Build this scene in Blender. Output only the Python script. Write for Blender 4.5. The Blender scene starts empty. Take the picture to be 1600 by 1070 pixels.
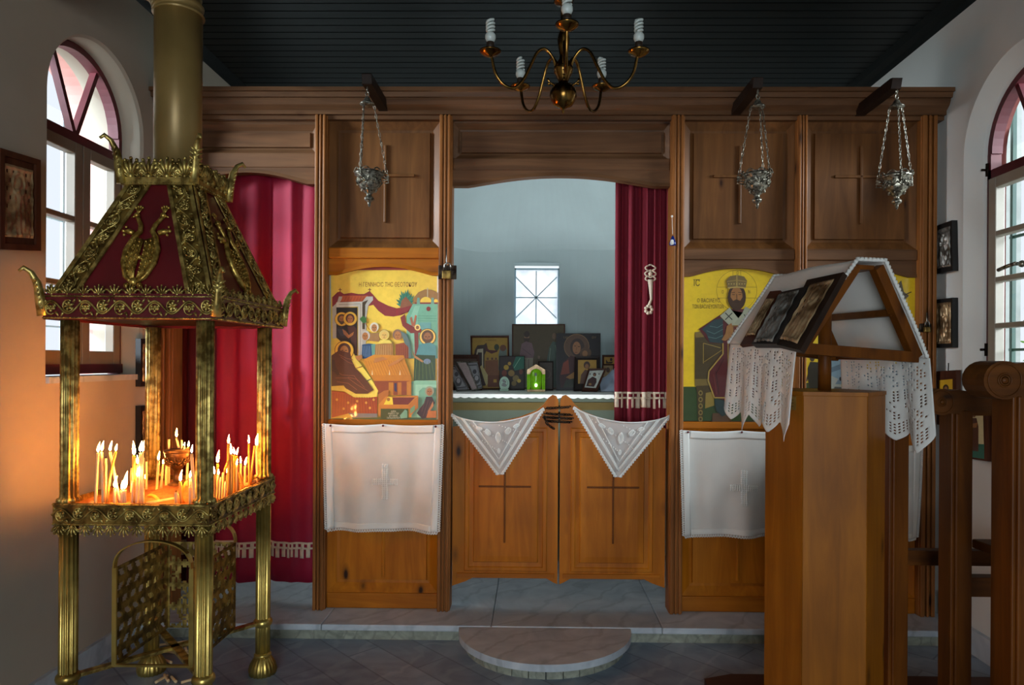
import bpy, math, random
from mathutils import Vector as V, Matrix
R = random.Random(7)
sc = bpy.context.scene
COL = sc.collection
pi = math.pi
# ------------------------------------------------------------------ camera
F_PX, CX, CY = 1067.0, 821.0, 565.0
YAW, ROLL, EYE = 0.013, 0.006, 1.35
F = V((-math.sin(YAW), math.cos(YAW), 0)); R0 = V((math.cos(YAW), math.sin(YAW), 0)); U0 = V((0, 0, 1))
RT = R0*math.cos(ROLL) + U0*math.sin(ROLL); UP = U0*math.cos(ROLL) - R0*math.sin(ROLL)
O = V((0, 0, EYE))
cd = bpy.data.cameras.new('camera'); cam = bpy.data.objects.new('camera', cd); COL.objects.link(cam)
cam.matrix_world = Matrix(((RT.x, UP.x, -F.x, O.x), (RT.y, UP.y, -F.y, O.y), (RT.z, UP.z, -F.z, O.z), (0, 0, 0, 1)))
cd.sensor_width = 36; cd.lens = 36*F_PX/1600
cd.shift_x = (800-CX)/1600; cd.shift_y = (CY-535)/1600; cd.clip_start = .05
sc.camera = cam
def ray(px, py): return F*F_PX + RT*(px-CX) + UP*(CY-py)
def PL(px, py, p, n):
    d = ray(px, py); return O + d*((V(p)-O).dot(V(n))/d.dot(V(n)))
def PY(px, py, y): return PL(px, py, (0, y, 0), (0, 1, 0))
def PX(px, py, x): return PL(px, py, (x, 0, 0), (1, 0, 0))
def PZ(px, py, z): return PL(px, py, (0, 0, z), (0, 0, 1))
# ------------------------------------------------------------------ mesh helpers
def lin(c):
    c = [x/255 for x in c]
    return tuple(x/12.92 if x <= .04045 else ((x+.055)/1.055)**2.4 for x in c) + (1.0,)
def wloc(o):
    l = V((0, 0, 0))
    while o: l = l + o.location; o = o.parent
    return l
class MB:
    def __init__(s): s.v = []; s.f = []; s.m = []; s.s = []; s.c = []
    def add(s, vs, fs, m=0, sm=False, col=None):
        b = len(s.v); s.v += [V(x) for x in vs]
        for f in fs:
            s.f.append([b+i for i in f]); s.m.append(m); s.s.append(sm); s.c.append(col)
        return s
    def box(s, x0, x1, y0, y1, z0, z1, m=0):
        return s.hexa([(x0,y0,z0),(x1,y0,z0),(x1,y1,z0),(x0,y1,z0)], [(x0,y0,z1),(x1,y0,z1),(x1,y1,z1),(x0,y1,z1)], m)
    def hexa(s, lo, hi, m=0):
        return s.add(list(lo)+list(hi), [(0,3,2,1),(4,5,6,7),(0,1,5,4),(1,2,6,5),(2,3,7,6),(3,0,4,7)], m)
    def bar(s, a, b, w, h, up=(0,0,1), m=0):          # rectangular bar from a to b
        a, b = V(a), V(b); d = (b-a).normalized(); u = V(up); x = d.cross(u).normalized(); u = x.cross(d)
        x = x*w/2; u = u*h/2
        return s.hexa([a-x-u, a+x-u, b+x-u, b-x-u], [a-x+u, a+x+u, b+x+u, b-x+u], m)
    def prism(s, pts, off, m=0, sm=False):
        n = len(pts); pts = [V(p) for p in pts]; off = V(off)
        fs = [tuple(range(n)), tuple(range(2*n-1, n-1, -1))]
        s.add(pts+[p+off for p in pts], fs, m)
        return s.add(pts+[p+off for p in pts], [((i+1) % n, i, n+i, n+(i+1) % n) for i in range(n)], m, sm)
    def tube(s, pts, r, n=8, m=0, cap=True, closed=False):
        pts = [V(p) for p in pts]; k = len(pts)
        if not isinstance(r, (list, tuple)): r = [r]*k
        vs = []; nrm = None
        for i, p in enumerate(pts):
            if closed: t = pts[(i+1) % k]-pts[i-1]
            else: t = pts[min(i+1, k-1)]-pts[max(i-1, 0)]
            t = t.normalized() if t.length > 1e-9 else V((0,0,1))
            if nrm is None:
                nrm = t.orthogonal().normalized()
            nrm = (nrm - t*nrm.dot(t))
            nrm = nrm.normalized() if nrm.length > 1e-6 else t.orthogonal().normalized()
            bi = t.cross(nrm)
            for j in range(n):
                a = 2*pi*j/n; vs.append(p+(nrm*math.cos(a)+bi*math.sin(a))*r[i])
        fs = []
        for i in range(k if closed else k-1):
            for j in range(n):
                a, b = i*n, ((i+1) % k)*n; fs.append((a+j, a+(j+1) % n, b+(j+1) % n, b+j))
        if cap and not closed: fs += [tuple(range(n-1, -1, -1)), tuple(range((k-1)*n, k*n))]
        return s.add(vs, fs, m, True)
    def lathe(s, prof, c=(0,0,0), n=24, m=0, axis=None, flute=0, fd=.1, sm=True):
        c = V(c); vs = []; ax = V(axis).normalized() if axis else V((0,0,1))
        e1 = ax.orthogonal().normalized() if axis else V((1,0,0)); e2 = ax.cross(e1)
        for r, z in prof:
            for j in range(n):
                a = 2*pi*j/n; rr = r*(1+(fd*math.cos(flute*a) if flute else 0))
                vs.append(c+ax*z+(e1*math.cos(a)+e2*math.sin(a))*rr)
        fs = []
        for i in range(len(prof)-1):
            for j in range(n): fs.append((i*n+j, i*n+(j+1) % n, (i+1)*n+(j+1) % n, (i+1)*n+j))
        if prof[0][0] > 1e-5: fs.append(tuple(range(n-1, -1, -1)))
        if prof[-1][0] > 1e-5: fs.append(tuple(range((len(prof)-1)*n, len(prof)*n)))
        return s.add(vs, fs, m, sm)
    def ball(s, c, r, n=8, m=0, sx=(1,1,1)):
        vs = []; c = V(c)
        for i in range(n//2+1):
            t = pi*i/(n//2)
            for j in range(n):
                a = 2*pi*j/n
                vs.append(c+V((math.sin(t)*math.cos(a)*sx[0], math.sin(t)*math.sin(a)*sx[1], math.cos(t)*sx[2]))*r)
        fs = [(i*n+j, (i+1)*n+j, (i+1)*n+(j+1) % n, i*n+(j+1) % n) for i in range(n//2) for j in range(n)]
        return s.add(vs, fs, m, True)
    def grid(s, fn, nu, nv, m=0, sm=True, keep=None):
        vs = [fn(i/nu, j/nv) for j in range(nv+1) for i in range(nu+1)]; w = nu+1
        fs = [(j*w+i, j*w+i+1, (j+1)*w+i+1, (j+1)*w+i) for j in range(nv) for i in range(nu) if keep is None or keep(i, j)]
        return s.add(vs, fs, m, sm)
    def rings(s, x0, x1, z0, z1, steps, m=0, cap=True):  # stepped rectangular relief facing -Y
        vs = []
        for ins, y in steps:
            vs += [(x0+ins,y,z0+ins),(x1-ins,y,z0+ins),(x1-ins,y,z1-ins),(x0+ins,y,z1-ins)]
        fs = []
        for k in range(len(steps)-1):
            for j in range(4): fs.append((4*k+j, 4*k+(j+1) % 4, 4*k+4+(j+1) % 4, 4*k+4+j))
        if cap: k = 4*(len(steps)-1); fs.append((k, k+1, k+2, k+3))
        return s.add(vs, fs, m)
    def build(s, name, mats, parent=None, origin=None, solid=0, bev=0, sub=0):
        if not isinstance(mats, (list, tuple)): mats = [mats]
        me = bpy.data.meshes.new(name)
        if parent is not None: loc = wloc(parent)
        elif origin is not None: loc = V(origin)
        else:
            xs = [v.x for v in s.v]; ys = [v.y for v in s.v]
            loc = V(((min(xs)+max(xs))/2, (min(ys)+max(ys))/2, min(v.z for v in s.v)))
        me.from_pydata([tuple(v-loc) for v in s.v], [], s.f)
        for mt in mats: me.materials.append(mt)
        me.polygons.foreach_set('material_index', s.m); me.polygons.foreach_set('use_smooth', s.s)
        if any(c is not None for c in s.c):
            at = me.color_attributes.new('Col', 'FLOAT_COLOR', 'CORNER'); buf = []
            for f, c in zip(s.f, s.c): buf += list(c or (1,1,1,1))*len(f)
            at.data.foreach_set('color', buf)
        me.update()
        o = bpy.data.objects.new(name, me); COL.objects.link(o)
        if parent is not None: o.parent = parent
        else: o.location = loc
        if solid:
            md = o.modifiers.new('solid', 'SOLIDIFY'); md.thickness = solid; md.offset = 0
        if bev:
            md = o.modifiers.new('bevel', 'BEVEL'); md.width = bev; md.segments = 2; md.limit_method = 'ANGLE'
        if sub:
            md = o.modifiers.new('sub', 'SUBSURF'); md.levels = sub; md.render_levels = sub
        return o
def tag(o, label, cat, group=None):
    o['label'] = label; o['category'] = cat
    if group: o['group'] = group
    return o
def thing(name, label, cat, loc, group=None):
    o = bpy.data.objects.new(name, None); COL.objects.link(o); o.location = loc; o.empty_display_size = .05
    return tag(o, label, cat, group)
def struct(o): o['kind'] = 'structure'; return o
def text_mb(mb, txt, fn, size, m=0, col=None):
    """adds lettering: fn(u, v) maps centred text coordinates (unit = cap size) to world"""
    cu = bpy.data.curves.new('t', 'FONT'); cu.body = txt; cu.align_x = 'CENTER'; cu.align_y = 'CENTER'; cu.size = 1; cu.resolution_u = 2
    ob = bpy.data.objects.new('t', cu); COL.objects.link(ob)
    dg = bpy.context.evaluated_depsgraph_get(); me = bpy.data.meshes.new_from_object(ob.evaluated_get(dg))
    mb.add([fn(v.co.x*size, v.co.y*size) for v in me.vertices], [tuple(p.vertices) for p in me.polygons], m, False, col)
    bpy.data.objects.remove(ob); bpy.data.curves.remove(cu); bpy.data.meshes.remove(me)
# ------------------------------------------------------------------ painting on a flat panel, in layers
class Paint:
    def __init__(s, at, n):  # at(x, y) -> point on the panel; n = unit normal towards the viewer
        s.at = at; s.n = V(n).normalized(); s.mb = MB(); s.k = 0
    def poly(s, pts, c, keep=False):
        if not keep: s.k += 1
        o = s.n*(.0004+.00006*s.k)
        s.mb.add([s.at(*p)+o for p in pts], [tuple(range(len(pts)))], 0, False, lin(c)); return s
    def ell(s, x, y, rx, ry, c, n=20, a0=0, a1=360, keep=False):
        return s.poly([(x+rx*math.cos(math.radians(a0+(a1-a0)*i/n)), y+ry*math.sin(math.radians(a0+(a1-a0)*i/n))) for i in range(n if a1-a0 == 360 else n+1)], c, keep)
    def line(s, pts, w, c):
        s.k += 1; o = s.n*(.0004+.00006*s.k)
        for (x0, y0), (x1, y1) in zip(pts, pts[1:]):
            l = math.hypot(x1-x0, y1-y0) or 1; dx, dy = -(y1-y0)/l*w/2, (x1-x0)/l*w/2
            s.mb.add([s.at(x0+dx,y0+dy)+o, s.at(x1+dx,y1+dy)+o, s.at(x1-dx,y1-dy)+o, s.at(x0-dx,y0-dy)+o], [(0,1,2,3)], 0, False, lin(c))
        return s
    def ring(s, x, y, r, w, c, n=28):
        return s.line([(x+r*math.cos(2*pi*i/n), y+r*math.sin(2*pi*i/n)) for i in range(n+1)], w, c)
    def rect(s, x0, y0, x1, y1, c): return s.poly([(x0,y0),(x1,y0),(x1,y1),(x0,y1)], c)
    def text(s, x, y, size, t, c, sq=1.0):
        s.k += 1; o = s.n*(.0004+.00006*s.k)
        text_mb(s.mb, t, lambda u, v: s.at(x+u*sq, y-v)+o, size, 0, lin(c)); return s
    def head(s, x, y, r, halo=None, hair=(60,40,25), skin=(165,115,65), beard=False, veil=None, hr=1.75):
        if halo: s.ell(x, y, r*hr, r*hr, halo); s.ring(x, y, r*hr, r*.12, (110,80,30))
        s.ell(x, y-r*.08, r*1.12, r*1.2, veil or hair)
        s.ell(x, y+r*.12, r*.72, r*.95, skin)
        if beard: s.poly([(x-r*.72,y+r*.25),(x-r*.3,y+r*.5),(x+r*.3,y+r*.5),(x+r*.72,y+r*.25),(x+r*.45,y+r*1.15),(x,y+r*1.4),(x-r*.45,y+r*1.15)], hair)
        d = tuple(int(q*.35) for q in skin)
        s.line([(x-r*.45,y-r*.02),(x-r*.14,y-r*.02)], r*.13, d); s.line([(x+r*.14,y-r*.02),(x+r*.45,y-r*.02)], r*.13, d)
        s.line([(x,y),(x+r*.03,y+r*.4)], r*.1, tuple(int(q*.7) for q in skin)); s.line([(x-r*.2,y+r*.62),(x+r*.2,y+r*.62)], r*.1, (120,60,40))
        return s
    def folds(s, pts, c, w=1.0):
        for p in pts: s.line(p, w, c)
        return s
    def build(s, name, mat, parent): return s.mb.build(name, mat, parent)
# ------------------------------------------------------------------ materials
def nodes(name):
    m = bpy.data.materials.new(name); m.use_nodes = True; nt = m.node_tree
    b = nt.nodes['Principled BSDF']; return m, nt, b
def N(nt, t, **kw):
    n = nt.nodes.new(t)
    for k, v in kw.items():
        if k.startswith('i_'): n.inputs[k[2:].replace('_', ' ')].default_value = v
        else: setattr(n, k, v)
    return n
def ramp(nt, stops, src):
    r = N(nt, 'ShaderNodeValToRGB'); e = r.color_ramp.elements
    while len(e) < len(stops): e.new(.5)
    for x, (p, c) in zip(e, stops): x.position = p; x.color = c
    nt.links.new(src, r.inputs[0]); return r.outputs[0]
def coords(nt, scale=(1,1,1), rot=(0,0,0), src='Object'):
    tc = N(nt, 'ShaderNodeTexCoord'); mp = N(nt, 'ShaderNodeMapping')
    mp.inputs['Scale'].default_value = scale; mp.inputs['Rotation'].default_value = rot
    nt.links.new(tc.outputs[src], mp.inputs[0]); return mp.outputs[0]
def bump(nt, b, h, strength=.2, dist=.01):
    n = N(nt, 'ShaderNodeBump'); n.inputs['Strength'].default_value = strength; n.inputs['Distance'].default_value = dist
    nt.links.new(h, n.inputs['Height']); nt.links.new(n.outputs[0], b.inputs['Normal'])
def plain(name, c, rough=.6, metal=0, noise=.12, scale=8, sheen=0, bmp=0, emis=None, es=0, trans=0, ior=1.45, coat=0, alpha=1):
    m, nt, b = nodes(name); c = lin(c)
    co = coords(nt, (scale,)*3); t = N(nt, 'ShaderNodeTexNoise', i_Scale=1.0, i_Detail=5.0); nt.links.new(co, t.inputs['Vector'])
    d = tuple(x*(1-noise) for x in c[:3])+(1,); l = tuple(min(1, x*(1+noise)) for x in c[:3])+(1,)
    nt.links.new(ramp(nt, [(.3, d), (.7, l)], t.outputs[0]), b.inputs['Base Color'])
    b.inputs['Roughness'].default_value = rough; b.inputs['Metallic'].default_value = metal
    if sheen: b.inputs['Sheen Weight'].default_value = sheen; b.inputs['Sheen Roughness'].default_value = .4; b.inputs['Sheen Tint'].default_value = tuple(min(1, x*2.2) for x in c[:3])+(1,)
    if coat: b.inputs['Coat Weight'].default_value = coat; b.inputs['Coat Roughness'].default_value = .08
    if bmp: bump(nt, b, t.outputs[0], bmp, .004)
    if emis: b.inputs['Emission Color'].default_value = lin(emis); b.inputs['Emission Strength'].default_value = es
    if trans: b.inputs['Transmission Weight'].default_value = trans; b.inputs['IOR'].default_value = ior
    if alpha < 1: b.inputs['Alpha'].default_value = alpha
    return m
def wood(name, c0, c1, knot=(45,22,8), axis='z', rough=.5, sc_=1.0, kn=1.0, coat=.04):
    m, nt, b = nodes(name); a = {'x': (1.2,14,14), 'y': (14,1.2,14), 'z': (14,14,1.2)}[axis]
    co = coords(nt, tuple(x*sc_ for x in a)); t = N(nt, 'ShaderNodeTexNoise', i_Scale=1.0, i_Detail=8.0, i_Roughness=.6, i_Distortion=1.2); nt.links.new(co, t.inputs['Vector'])
    base = ramp(nt, [(.25, lin(c0)), (.5, lin(tuple((x+y)/2 for x, y in zip(c0, c1)))), (.75, lin(c1))], t.outputs[0])
    ka = {'x': (4.2,10.5,10.5), 'y': (10.5,4.2,10.5), 'z': (10.5,10.5,4.2)}[axis]
    vo = N(nt, 'ShaderNodeTexVoronoi', i_Scale=1.0, i_Randomness=1.0); nt.links.new(coords(nt, ka), vo.inputs['Vector'])
    kf = ramp(nt, [(.07*kn, (1,1,1,1)), (.15*kn+.001, (.4,.4,.4,1)), (.27*kn+.002, (0,0,0,1))], vo.outputs['Distance'])
    sp = N(nt, 'ShaderNodeSeparateColor'); nt.links.new(vo.outputs['Color'], sp.inputs[0])
    gt = N(nt, 'ShaderNodeMath', operation='GREATER_THAN'); nt.links.new(sp.outputs[0], gt.inputs[0]); gt.inputs[1].default_value = .66
    kg = N(nt, 'ShaderNodeMath', operation='MULTIPLY'); nt.links.new(kf, kg.inputs[0]); nt.links.new(gt.outputs[0], kg.inputs[1]); kf = kg.outputs[0]
    big = N(nt, 'ShaderNodeTexNoise', i_Scale=3.0, i_Detail=2.0); nt.links.new(coords(nt), big.inputs['Vector'])
    mixb = N(nt, 'ShaderNodeMix', data_type='RGBA', blend_type='MULTIPLY'); mixb.inputs['Factor'].default_value = .5
    nt.links.new(base, mixb.inputs['A']); nt.links.new(ramp(nt, [(.3, (.5,.47,.43,1)), (.65, (1,1,1,1))], big.outputs[0]), mixb.inputs['B'])
    mx = N(nt, 'ShaderNodeMix', data_type='RGBA'); nt.links.new(kf, mx.inputs['Factor']); nt.links.new(mixb.outputs['Result'], mx.inputs['A']); mx.inputs['B'].default_value = lin(knot)
    nt.links.new(mx.outputs['Result'], b.inputs['Base Color']); b.inputs['Roughness'].default_value = rough
    b.inputs['Coat Weight'].default_value = coat; b.inputs['Coat Roughness'].default_value = .25; b.inputs['Specular IOR Level'].default_value = .18
    bump(nt, b, t.outputs[0], .12, .003); return m
def metal(name, c, dark, rough=.32, scale=30, thr=(.4,.62), bmp=.25, mv=1.0):
    m, nt, b = nodes(name); t = N(nt, 'ShaderNodeTexNoise', i_Scale=scale*1.0, i_Detail=6.0); nt.links.new(coords(nt), t.inputs['Vector'])
    nt.links.new(ramp(nt, [(thr[0], lin(dark)), (thr[1], lin(c))], t.outputs[0]), b.inputs['Base Color'])
    b.inputs['Metallic'].default_value = mv; b.inputs['Roughness'].default_value = rough; bump(nt, b, t.outputs[0], bmp, .002); return m
def marble(name, c0, c1, vein, scale=1.0, rough=.25, tiles=None):
    m, nt, b = nodes(name); co = coords(nt, (scale,)*3)
    t = N(nt, 'ShaderNodeTexNoise', i_Scale=3.0, i_Detail=9.0, i_Distortion=2.5); nt.links.new(co, t.inputs['Vector'])
    base = ramp(nt, [(.3, lin(c0)), (.7, lin(c1))], t.outputs[0])
    w = N(nt, 'ShaderNodeTexWave', i_Scale=1.6, i_Distortion=14.0, i_Detail=5.0); nt.links.new(coords(nt, (scale,)*3, (0,0,.7)), w.inputs['Vector'])
    mx = N(nt, 'ShaderNodeMix', data_type='RGBA'); nt.links.new(ramp(nt, [(.0, (.4,.4,.4,1)), (.10, (0,0,0,1))], w.outputs[0]), mx.inputs['Factor'])
    nt.links.new(base, mx.inputs['A']); mx.inputs['B'].default_value = lin(vein); last = mx.outputs['Result']
    if tiles:
        bk = N(nt, 'ShaderNodeTexBrick', i_Scale=1.0); bk.inputs['Mortar Size'].default_value = .004; bk.inputs['Brick Width'].default_value = tiles[0]; bk.inputs['Row Height'].default_value = tiles[1]
        bk.inputs['Color1'].default_value = (1,1,1,1); bk.inputs['Color2'].default_value = (.62,.64,.66,1); bk.inputs['Mortar'].default_value = (.4,.42,.44,1)
        nt.links.new(coords(nt, (1,1,1), (0,0,pi/4)), bk.inputs['Vector'])
        m2 = N(nt, 'ShaderNodeMix', data_type='RGBA', blend_type='MULTIPLY'); m2.inputs['Factor'].default_value = .8
        nt.links.new(last, m2.inputs['A']); nt.links.new(bk.outputs[0], m2.inputs['B']); last = m2.outputs['Result']
    nt.links.new(last, b.inputs['Base Color']); b.inputs['Roughness'].default_value = rough; return m
def painted(name, rough=.35, coat=.5):
    m, nt, b = nodes(name); a = N(nt, 'ShaderNodeVertexColor'); a.layer_name = 'Col'
    t = N(nt, 'ShaderNodeTexNoise', i_Scale=45.0, i_Detail=5.0); nt.links.new(coords(nt), t.inputs['Vector'])
    mx = N(nt, 'ShaderNodeMix', data_type='RGBA', blend_type='MULTIPLY'); mx.inputs['Factor'].default_value = .45
    nt.links.new(a.outputs[0], mx.inputs['A']); nt.links.new(ramp(nt, [(.3, (.78,.77,.75,1)), (.6, (1,1,1,1))], t.outputs[0]), mx.inputs['B'])
    nt.links.new(mx.outputs['Result'], b.inputs['Base Color']); b.inputs['Roughness'].default_value = rough; b.inputs['Coat Weight'].default_value = coat; b.inputs['Coat Roughness'].default_value = .05
    return m
def cloth(name, c, weave=700, rough=.85, trl=0.0, sheen=.1, sheer=0.0):
    m, nt, b = nodes(name); t = N(nt, 'ShaderNodeTexWave', i_Scale=weave/20.0, i_Distortion=1.0, i_Detail=2.0); nt.links.new(coords(nt), t.inputs['Vector'])
    n2 = N(nt, 'ShaderNodeTexNoise', i_Scale=6.0, i_Detail=4.0); nt.links.new(coords(nt), n2.inputs['Vector'])
    cc = lin(c); nt.links.new(ramp(nt, [(.3, tuple(x*.86 for x in cc[:3])+(1,)), (.7, cc)], n2.outputs[0]), b.inputs['Base Color'])
    b.inputs['Roughness'].default_value = rough; b.inputs['Sheen Weight'].default_value = sheen; bump(nt, b, t.outputs[0], .1, .001)
    if trl:
        tr = N(nt, 'ShaderNodeBsdfTranslucent'); tr.inputs[0].default_value = cc; mx = N(nt, 'ShaderNodeMixShader'); mx.inputs[0].default_value = trl
        nt.links.new(b.outputs[0], mx.inputs[1]); nt.links.new(tr.outputs[0], mx.inputs[2]); nt.links.new(mx.outputs[0], nt.nodes['Material Output'].inputs[0])
    if sheer:
        on = nt.nodes['Material Output']; prev = on.inputs[0].links[0].from_socket
        tp = N(nt, 'ShaderNodeBsdfTransparent'); m3 = N(nt, 'ShaderNodeMixShader'); m3.inputs[0].default_value = sheer
        nt.links.new(prev, m3.inputs[1]); nt.links.new(tp.outputs[0], m3.inputs[2]); nt.links.new(m3.outputs[0], on.inputs[0])
    return m
M = {}
M['pine'] = wood('pine orange vertical', (150,82,8), (198,120,20))
M['pine_h'] = wood('pine orange horizontal', (146,80,10), (192,116,24), axis='x')
M['postw'] = wood('post wood', (112,66,26), (164,104,52), axis='z')
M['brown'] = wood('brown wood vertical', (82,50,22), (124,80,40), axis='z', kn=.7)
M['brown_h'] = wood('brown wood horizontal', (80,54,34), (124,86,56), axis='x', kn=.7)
M['stall'] = wood('dark stall wood', (82,42,6), (128,72,14), axis='z', kn=.9)
M['stall_h'] = wood('dark stall wood lengthwise', (72,38,8), (112,64,18), axis='x', kn=.6)
M['lectern'] = wood('lectern pine', (124,70,8), (168,102,18), axis='z')
M['deck'] = wood('dark platform wood', (58,32,22), (88,54,40), axis='x', kn=.3)
M['dark'] = wood('near black stained wood', (26,18,14), (50,34,24), axis='z', kn=.2)
M['frame'] = wood('icon frame wood', (60,30,18), (100,56,34), axis='z', kn=.2)
M['ceil'] = wood('black painted planks', (7,8,7), (17,18,15), knot=(6,6,5), axis='x', rough=.45, kn=.3)
M['brass'] = metal('aged brass', (216,194,114), (126,104,52), .38, mv=.8)
M['brass_sm'] = metal('smooth brass', (204,180,100), (140,114,54), .3, scale=9, thr=(.3,.6), bmp=.05, mv=.85)
M['brass_dk'] = metal('dark openwork brass', (160,132,66), (88,66,28), .42, mv=.75)
M['gilt'] = metal('gilded ornament', (220,188,96), (140,108,44), .32, scale=60, mv=.75)
M['chand'] = metal('chandelier brass', (170,130,66), (90,64,30), .22, scale=14, bmp=.08)
M['silver'] = metal('tarnished silver', (172,168,150), (80,76,66), .3, scale=80, mv=.75)
M['silverdk'] = metal('embossed silver', (176,174,166), (84,80,72), .38, scale=14, mv=.55)
M['bronze'] = metal('embossed bronze', (216,186,142), (112,86,56), .38, scale=12, mv=.5)
M['iron'] = metal('dark iron', (70,60,50), (30,24,20), .5, scale=40)
M['steel'] = metal('steel', (190,188,180), (120,116,110), .3)
M['pipe'] = plain('tan painted flue pipe', (150,124,72), .38, .35, .18, 5, bmp=.05)
M['maroon'] = plain('maroon enamel', (92,14,22), .4, 0, .25, 6)
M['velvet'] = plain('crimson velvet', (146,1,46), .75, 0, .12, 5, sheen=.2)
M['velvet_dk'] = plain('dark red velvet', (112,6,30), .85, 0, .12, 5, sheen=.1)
M['velvet_shade'] = plain('crimson velvet with painted shade', (84,2,18), .85, 0, .12, 5, sheen=.05)  # crimson velvet, colour darkened to hold the shade of the stand's hood
M['white'] = cloth('white linen', (240,238,230), trl=.15)
M['sheer'] = cloth('thin white linen', (236,234,226), trl=.15, sheer=.12)
M['tulle'] = cloth('sheer white netting', (236,236,232), trl=.15, sheer=.30)
M['lace'] = cloth('white lace', (246,246,240), trl=.2)
M['ecru'] = cloth('cream crochet', (226,206,180))
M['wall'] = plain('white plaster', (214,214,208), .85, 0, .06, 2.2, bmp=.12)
M['wall_l'] = plain('greyer white plaster', (172,163,146), .85, 0, .08, 2.2, bmp=.12)  # left wall, a darker and greyer tone than the right
M['apse'] = plain('apse limewash', (186,202,202), .85, 0, .07, 2.0, bmp=.2)
M['floor'] = marble('grey marble floor', (122,138,156), (156,172,188), (176,188,198), 1.0, .38, (.62,.16))
M['step'] = marble('pale marble slab', (164,176,186), (196,206,212), (132,142,150), 1.2, .45)
M['riser'] = marble('step riser marble', (118,124,112), (162,166,150), (90,94,88), 3, .4)
M['winframe'] = plain('grey beige window paint', (122,111,95), .5, 0, .1, 6)
M['winframe_r'] = plain('pale grey window paint', (158,152,138), .5, 0, .1, 6)
M['winmaroon'] = plain('maroon window paint', (88,26,34), .5, 0, .2, 8)
M['pink'] = plain('rendered outer reveal', (206,150,140), .8)
M['redext'] = plain('red brick render', (120,56,48), .8)
M['green'] = plain('green painted iron', (22,70,58), .5)
M['extwhite'] = plain('outer white render', (120,124,120), .9)
M['ground'] = plain('outdoor paving', (150,148,140), .9)
M['leaf'] = plain('foliage green', (96,146,50), .6, 0, .35, 9)
M['sand'] = plain('ochre candle sand', (158,104,50), .95, 0, .28, 60, bmp=.6)
M['wax'] = plain('cream wax', (224,192,144), .5, 0, .05, 10)
M['waxy'] = plain('yellow wax', (212,150,60), .5, 0, .08, 10)
M['wick'] = plain('burnt wick', (20,14,10), .9)
M['flame'], nt, b = nodes('candle flame')
b.inputs['Base Color'].default_value = (0,0,0,1); b.inputs['Emission Color'].default_value = (1,.335,.06,1); b.inputs['Emission Strength'].default_value = 280
M['paint'] = painted('icon paint')
M['paint_m'] = painted('icon paint matt', .5, .15)
M['tarnish'] = metal('tarnished bronze', (104,76,40), (50,34,18), .42, scale=20, mv=.7)
M['paper_'] = plain('translucent window sheet', (232,236,240), .8, emis=(226,232,246), es=.55)
M['bluepaint'] = plain('blue grey painted bars', (176,204,216), .6)
M['bulb'] = plain('white lamp glass', (196,206,200), .25, 0, .04, 10)
M['socket'] = plain('brown lamp socket', (46,34,24), .4)
M['altarcloth'] = cloth('grey green altar cloth', (80,88,74))
M['olive'] = cloth('olive gold woven band', (88,70,20))
M['satin'] = cloth('pale blue satin', (190,206,232), sheen=.5)
M['greenglass'] = plain('green lamp glass', (96,150,34), .15, 0, .3, 40, emis=(130,200,20), es=.16)
M['mint'] = plain('pale green stone', (166,200,178), .5)
M['blueb'] = plain('blue glass bead', (20,40,110), .15)
M['redglass'] = plain('pale lamp glass', (206,180,170), .1, trans=.5)
M['black'] = plain('black edge paint', (18,18,18), .45)
m, nt, b = nodes('window glass'); M['glass'] = m
g = N(nt, 'ShaderNodeBsdfGlossy'); g.inputs['Roughness'].default_value = .03; t = N(nt, 'ShaderNodeBsdfTransparent'); t.inputs[0].default_value = (.95,.97,1,1)
mx = N(nt, 'ShaderNodeMixShader'); mx.inputs[0].default_value = .05
nt.links.new(t.outputs[0], mx.inputs[1]); nt.links.new(g.outputs[0], mx.inputs[2]); nt.links.new(mx.outputs[0], nt.nodes['Material Output'].inputs[0])
# ------------------------------------------------------------------ room shell
XL, XR, ZC, YI = -1.935, 2.067, 3.135, 3.5
def arched_wall(mb, X, out, y0, y1, z0, z1, win, Xo, soft=0.0):
    """plaster wall with one arched window hole; reveal runs from X to Xo"""
    wa, wb, sill, spring = win; yc, r = (wa+wb)/2, (wb-wa)/2; n = 28
    arc = [(yc-r*math.cos(pi*i/n), spring+r*math.sin(pi*i/n)) for i in range(n+1)]
    q = lambda a, b, c, d: mb.add([(X,)+a, (X,)+b, (X,)+c, (X,)+d], [(0,1,2,3)])
    q((y0,z0), (wa-soft,z0), (wa-soft,z1), (y0,z1)); q((wb+soft,z0), (y1,z0), (y1,z1), (wb+soft,z1)); q((wa-soft,z0), (wb+soft,z0), (wb+soft,sill), (wa-soft,sill))
    big = [(yc-(r+soft)*math.cos(pi*i/n), spring+(r+soft)*math.sin(pi*i/n)) for i in range(n+1)]
    for i in range(n): q(big[i], big[i+1], (big[i+1][0], z1), (big[i][0], z1))
    outl = lambda e: [(wa-e, sill)]+[(yc-(r+e)*math.cos(pi*i/n), spring+(r+e)*math.sin(pi*i/n)) for i in range(n+1)]+[(wb+e, sill)]
    sg = 1 if Xo > X else -1; vs = []; k = len(outl(0)); L = 5
    for j in range(L):
        a = pi/2*j/(L-1); vs += [(X+sg*soft*math.sin(a) if soft else X+sg*.0001*j, y, z) for y, z in outl(soft*(1-math.sin(a)) if soft else 0)] if soft else [(X, y, z) for y, z in outl(0)]
    vs2 = [(Xo, y, z) for y, z in outl(0)]
    allv = vs+vs2; fs = []
    for j in range(L):
        for i in range(k-1): fs.append((j*k+i, j*k+i+1, (j+1)*k+i+1, (j+1)*k+i))
    mb.add(allv, fs, 0, True)
    mb.add([(X,wa,sill),(X,wb,sill),(Xo,wb,sill),(Xo,wa,sill)], [(0,1,2,3)])
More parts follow.
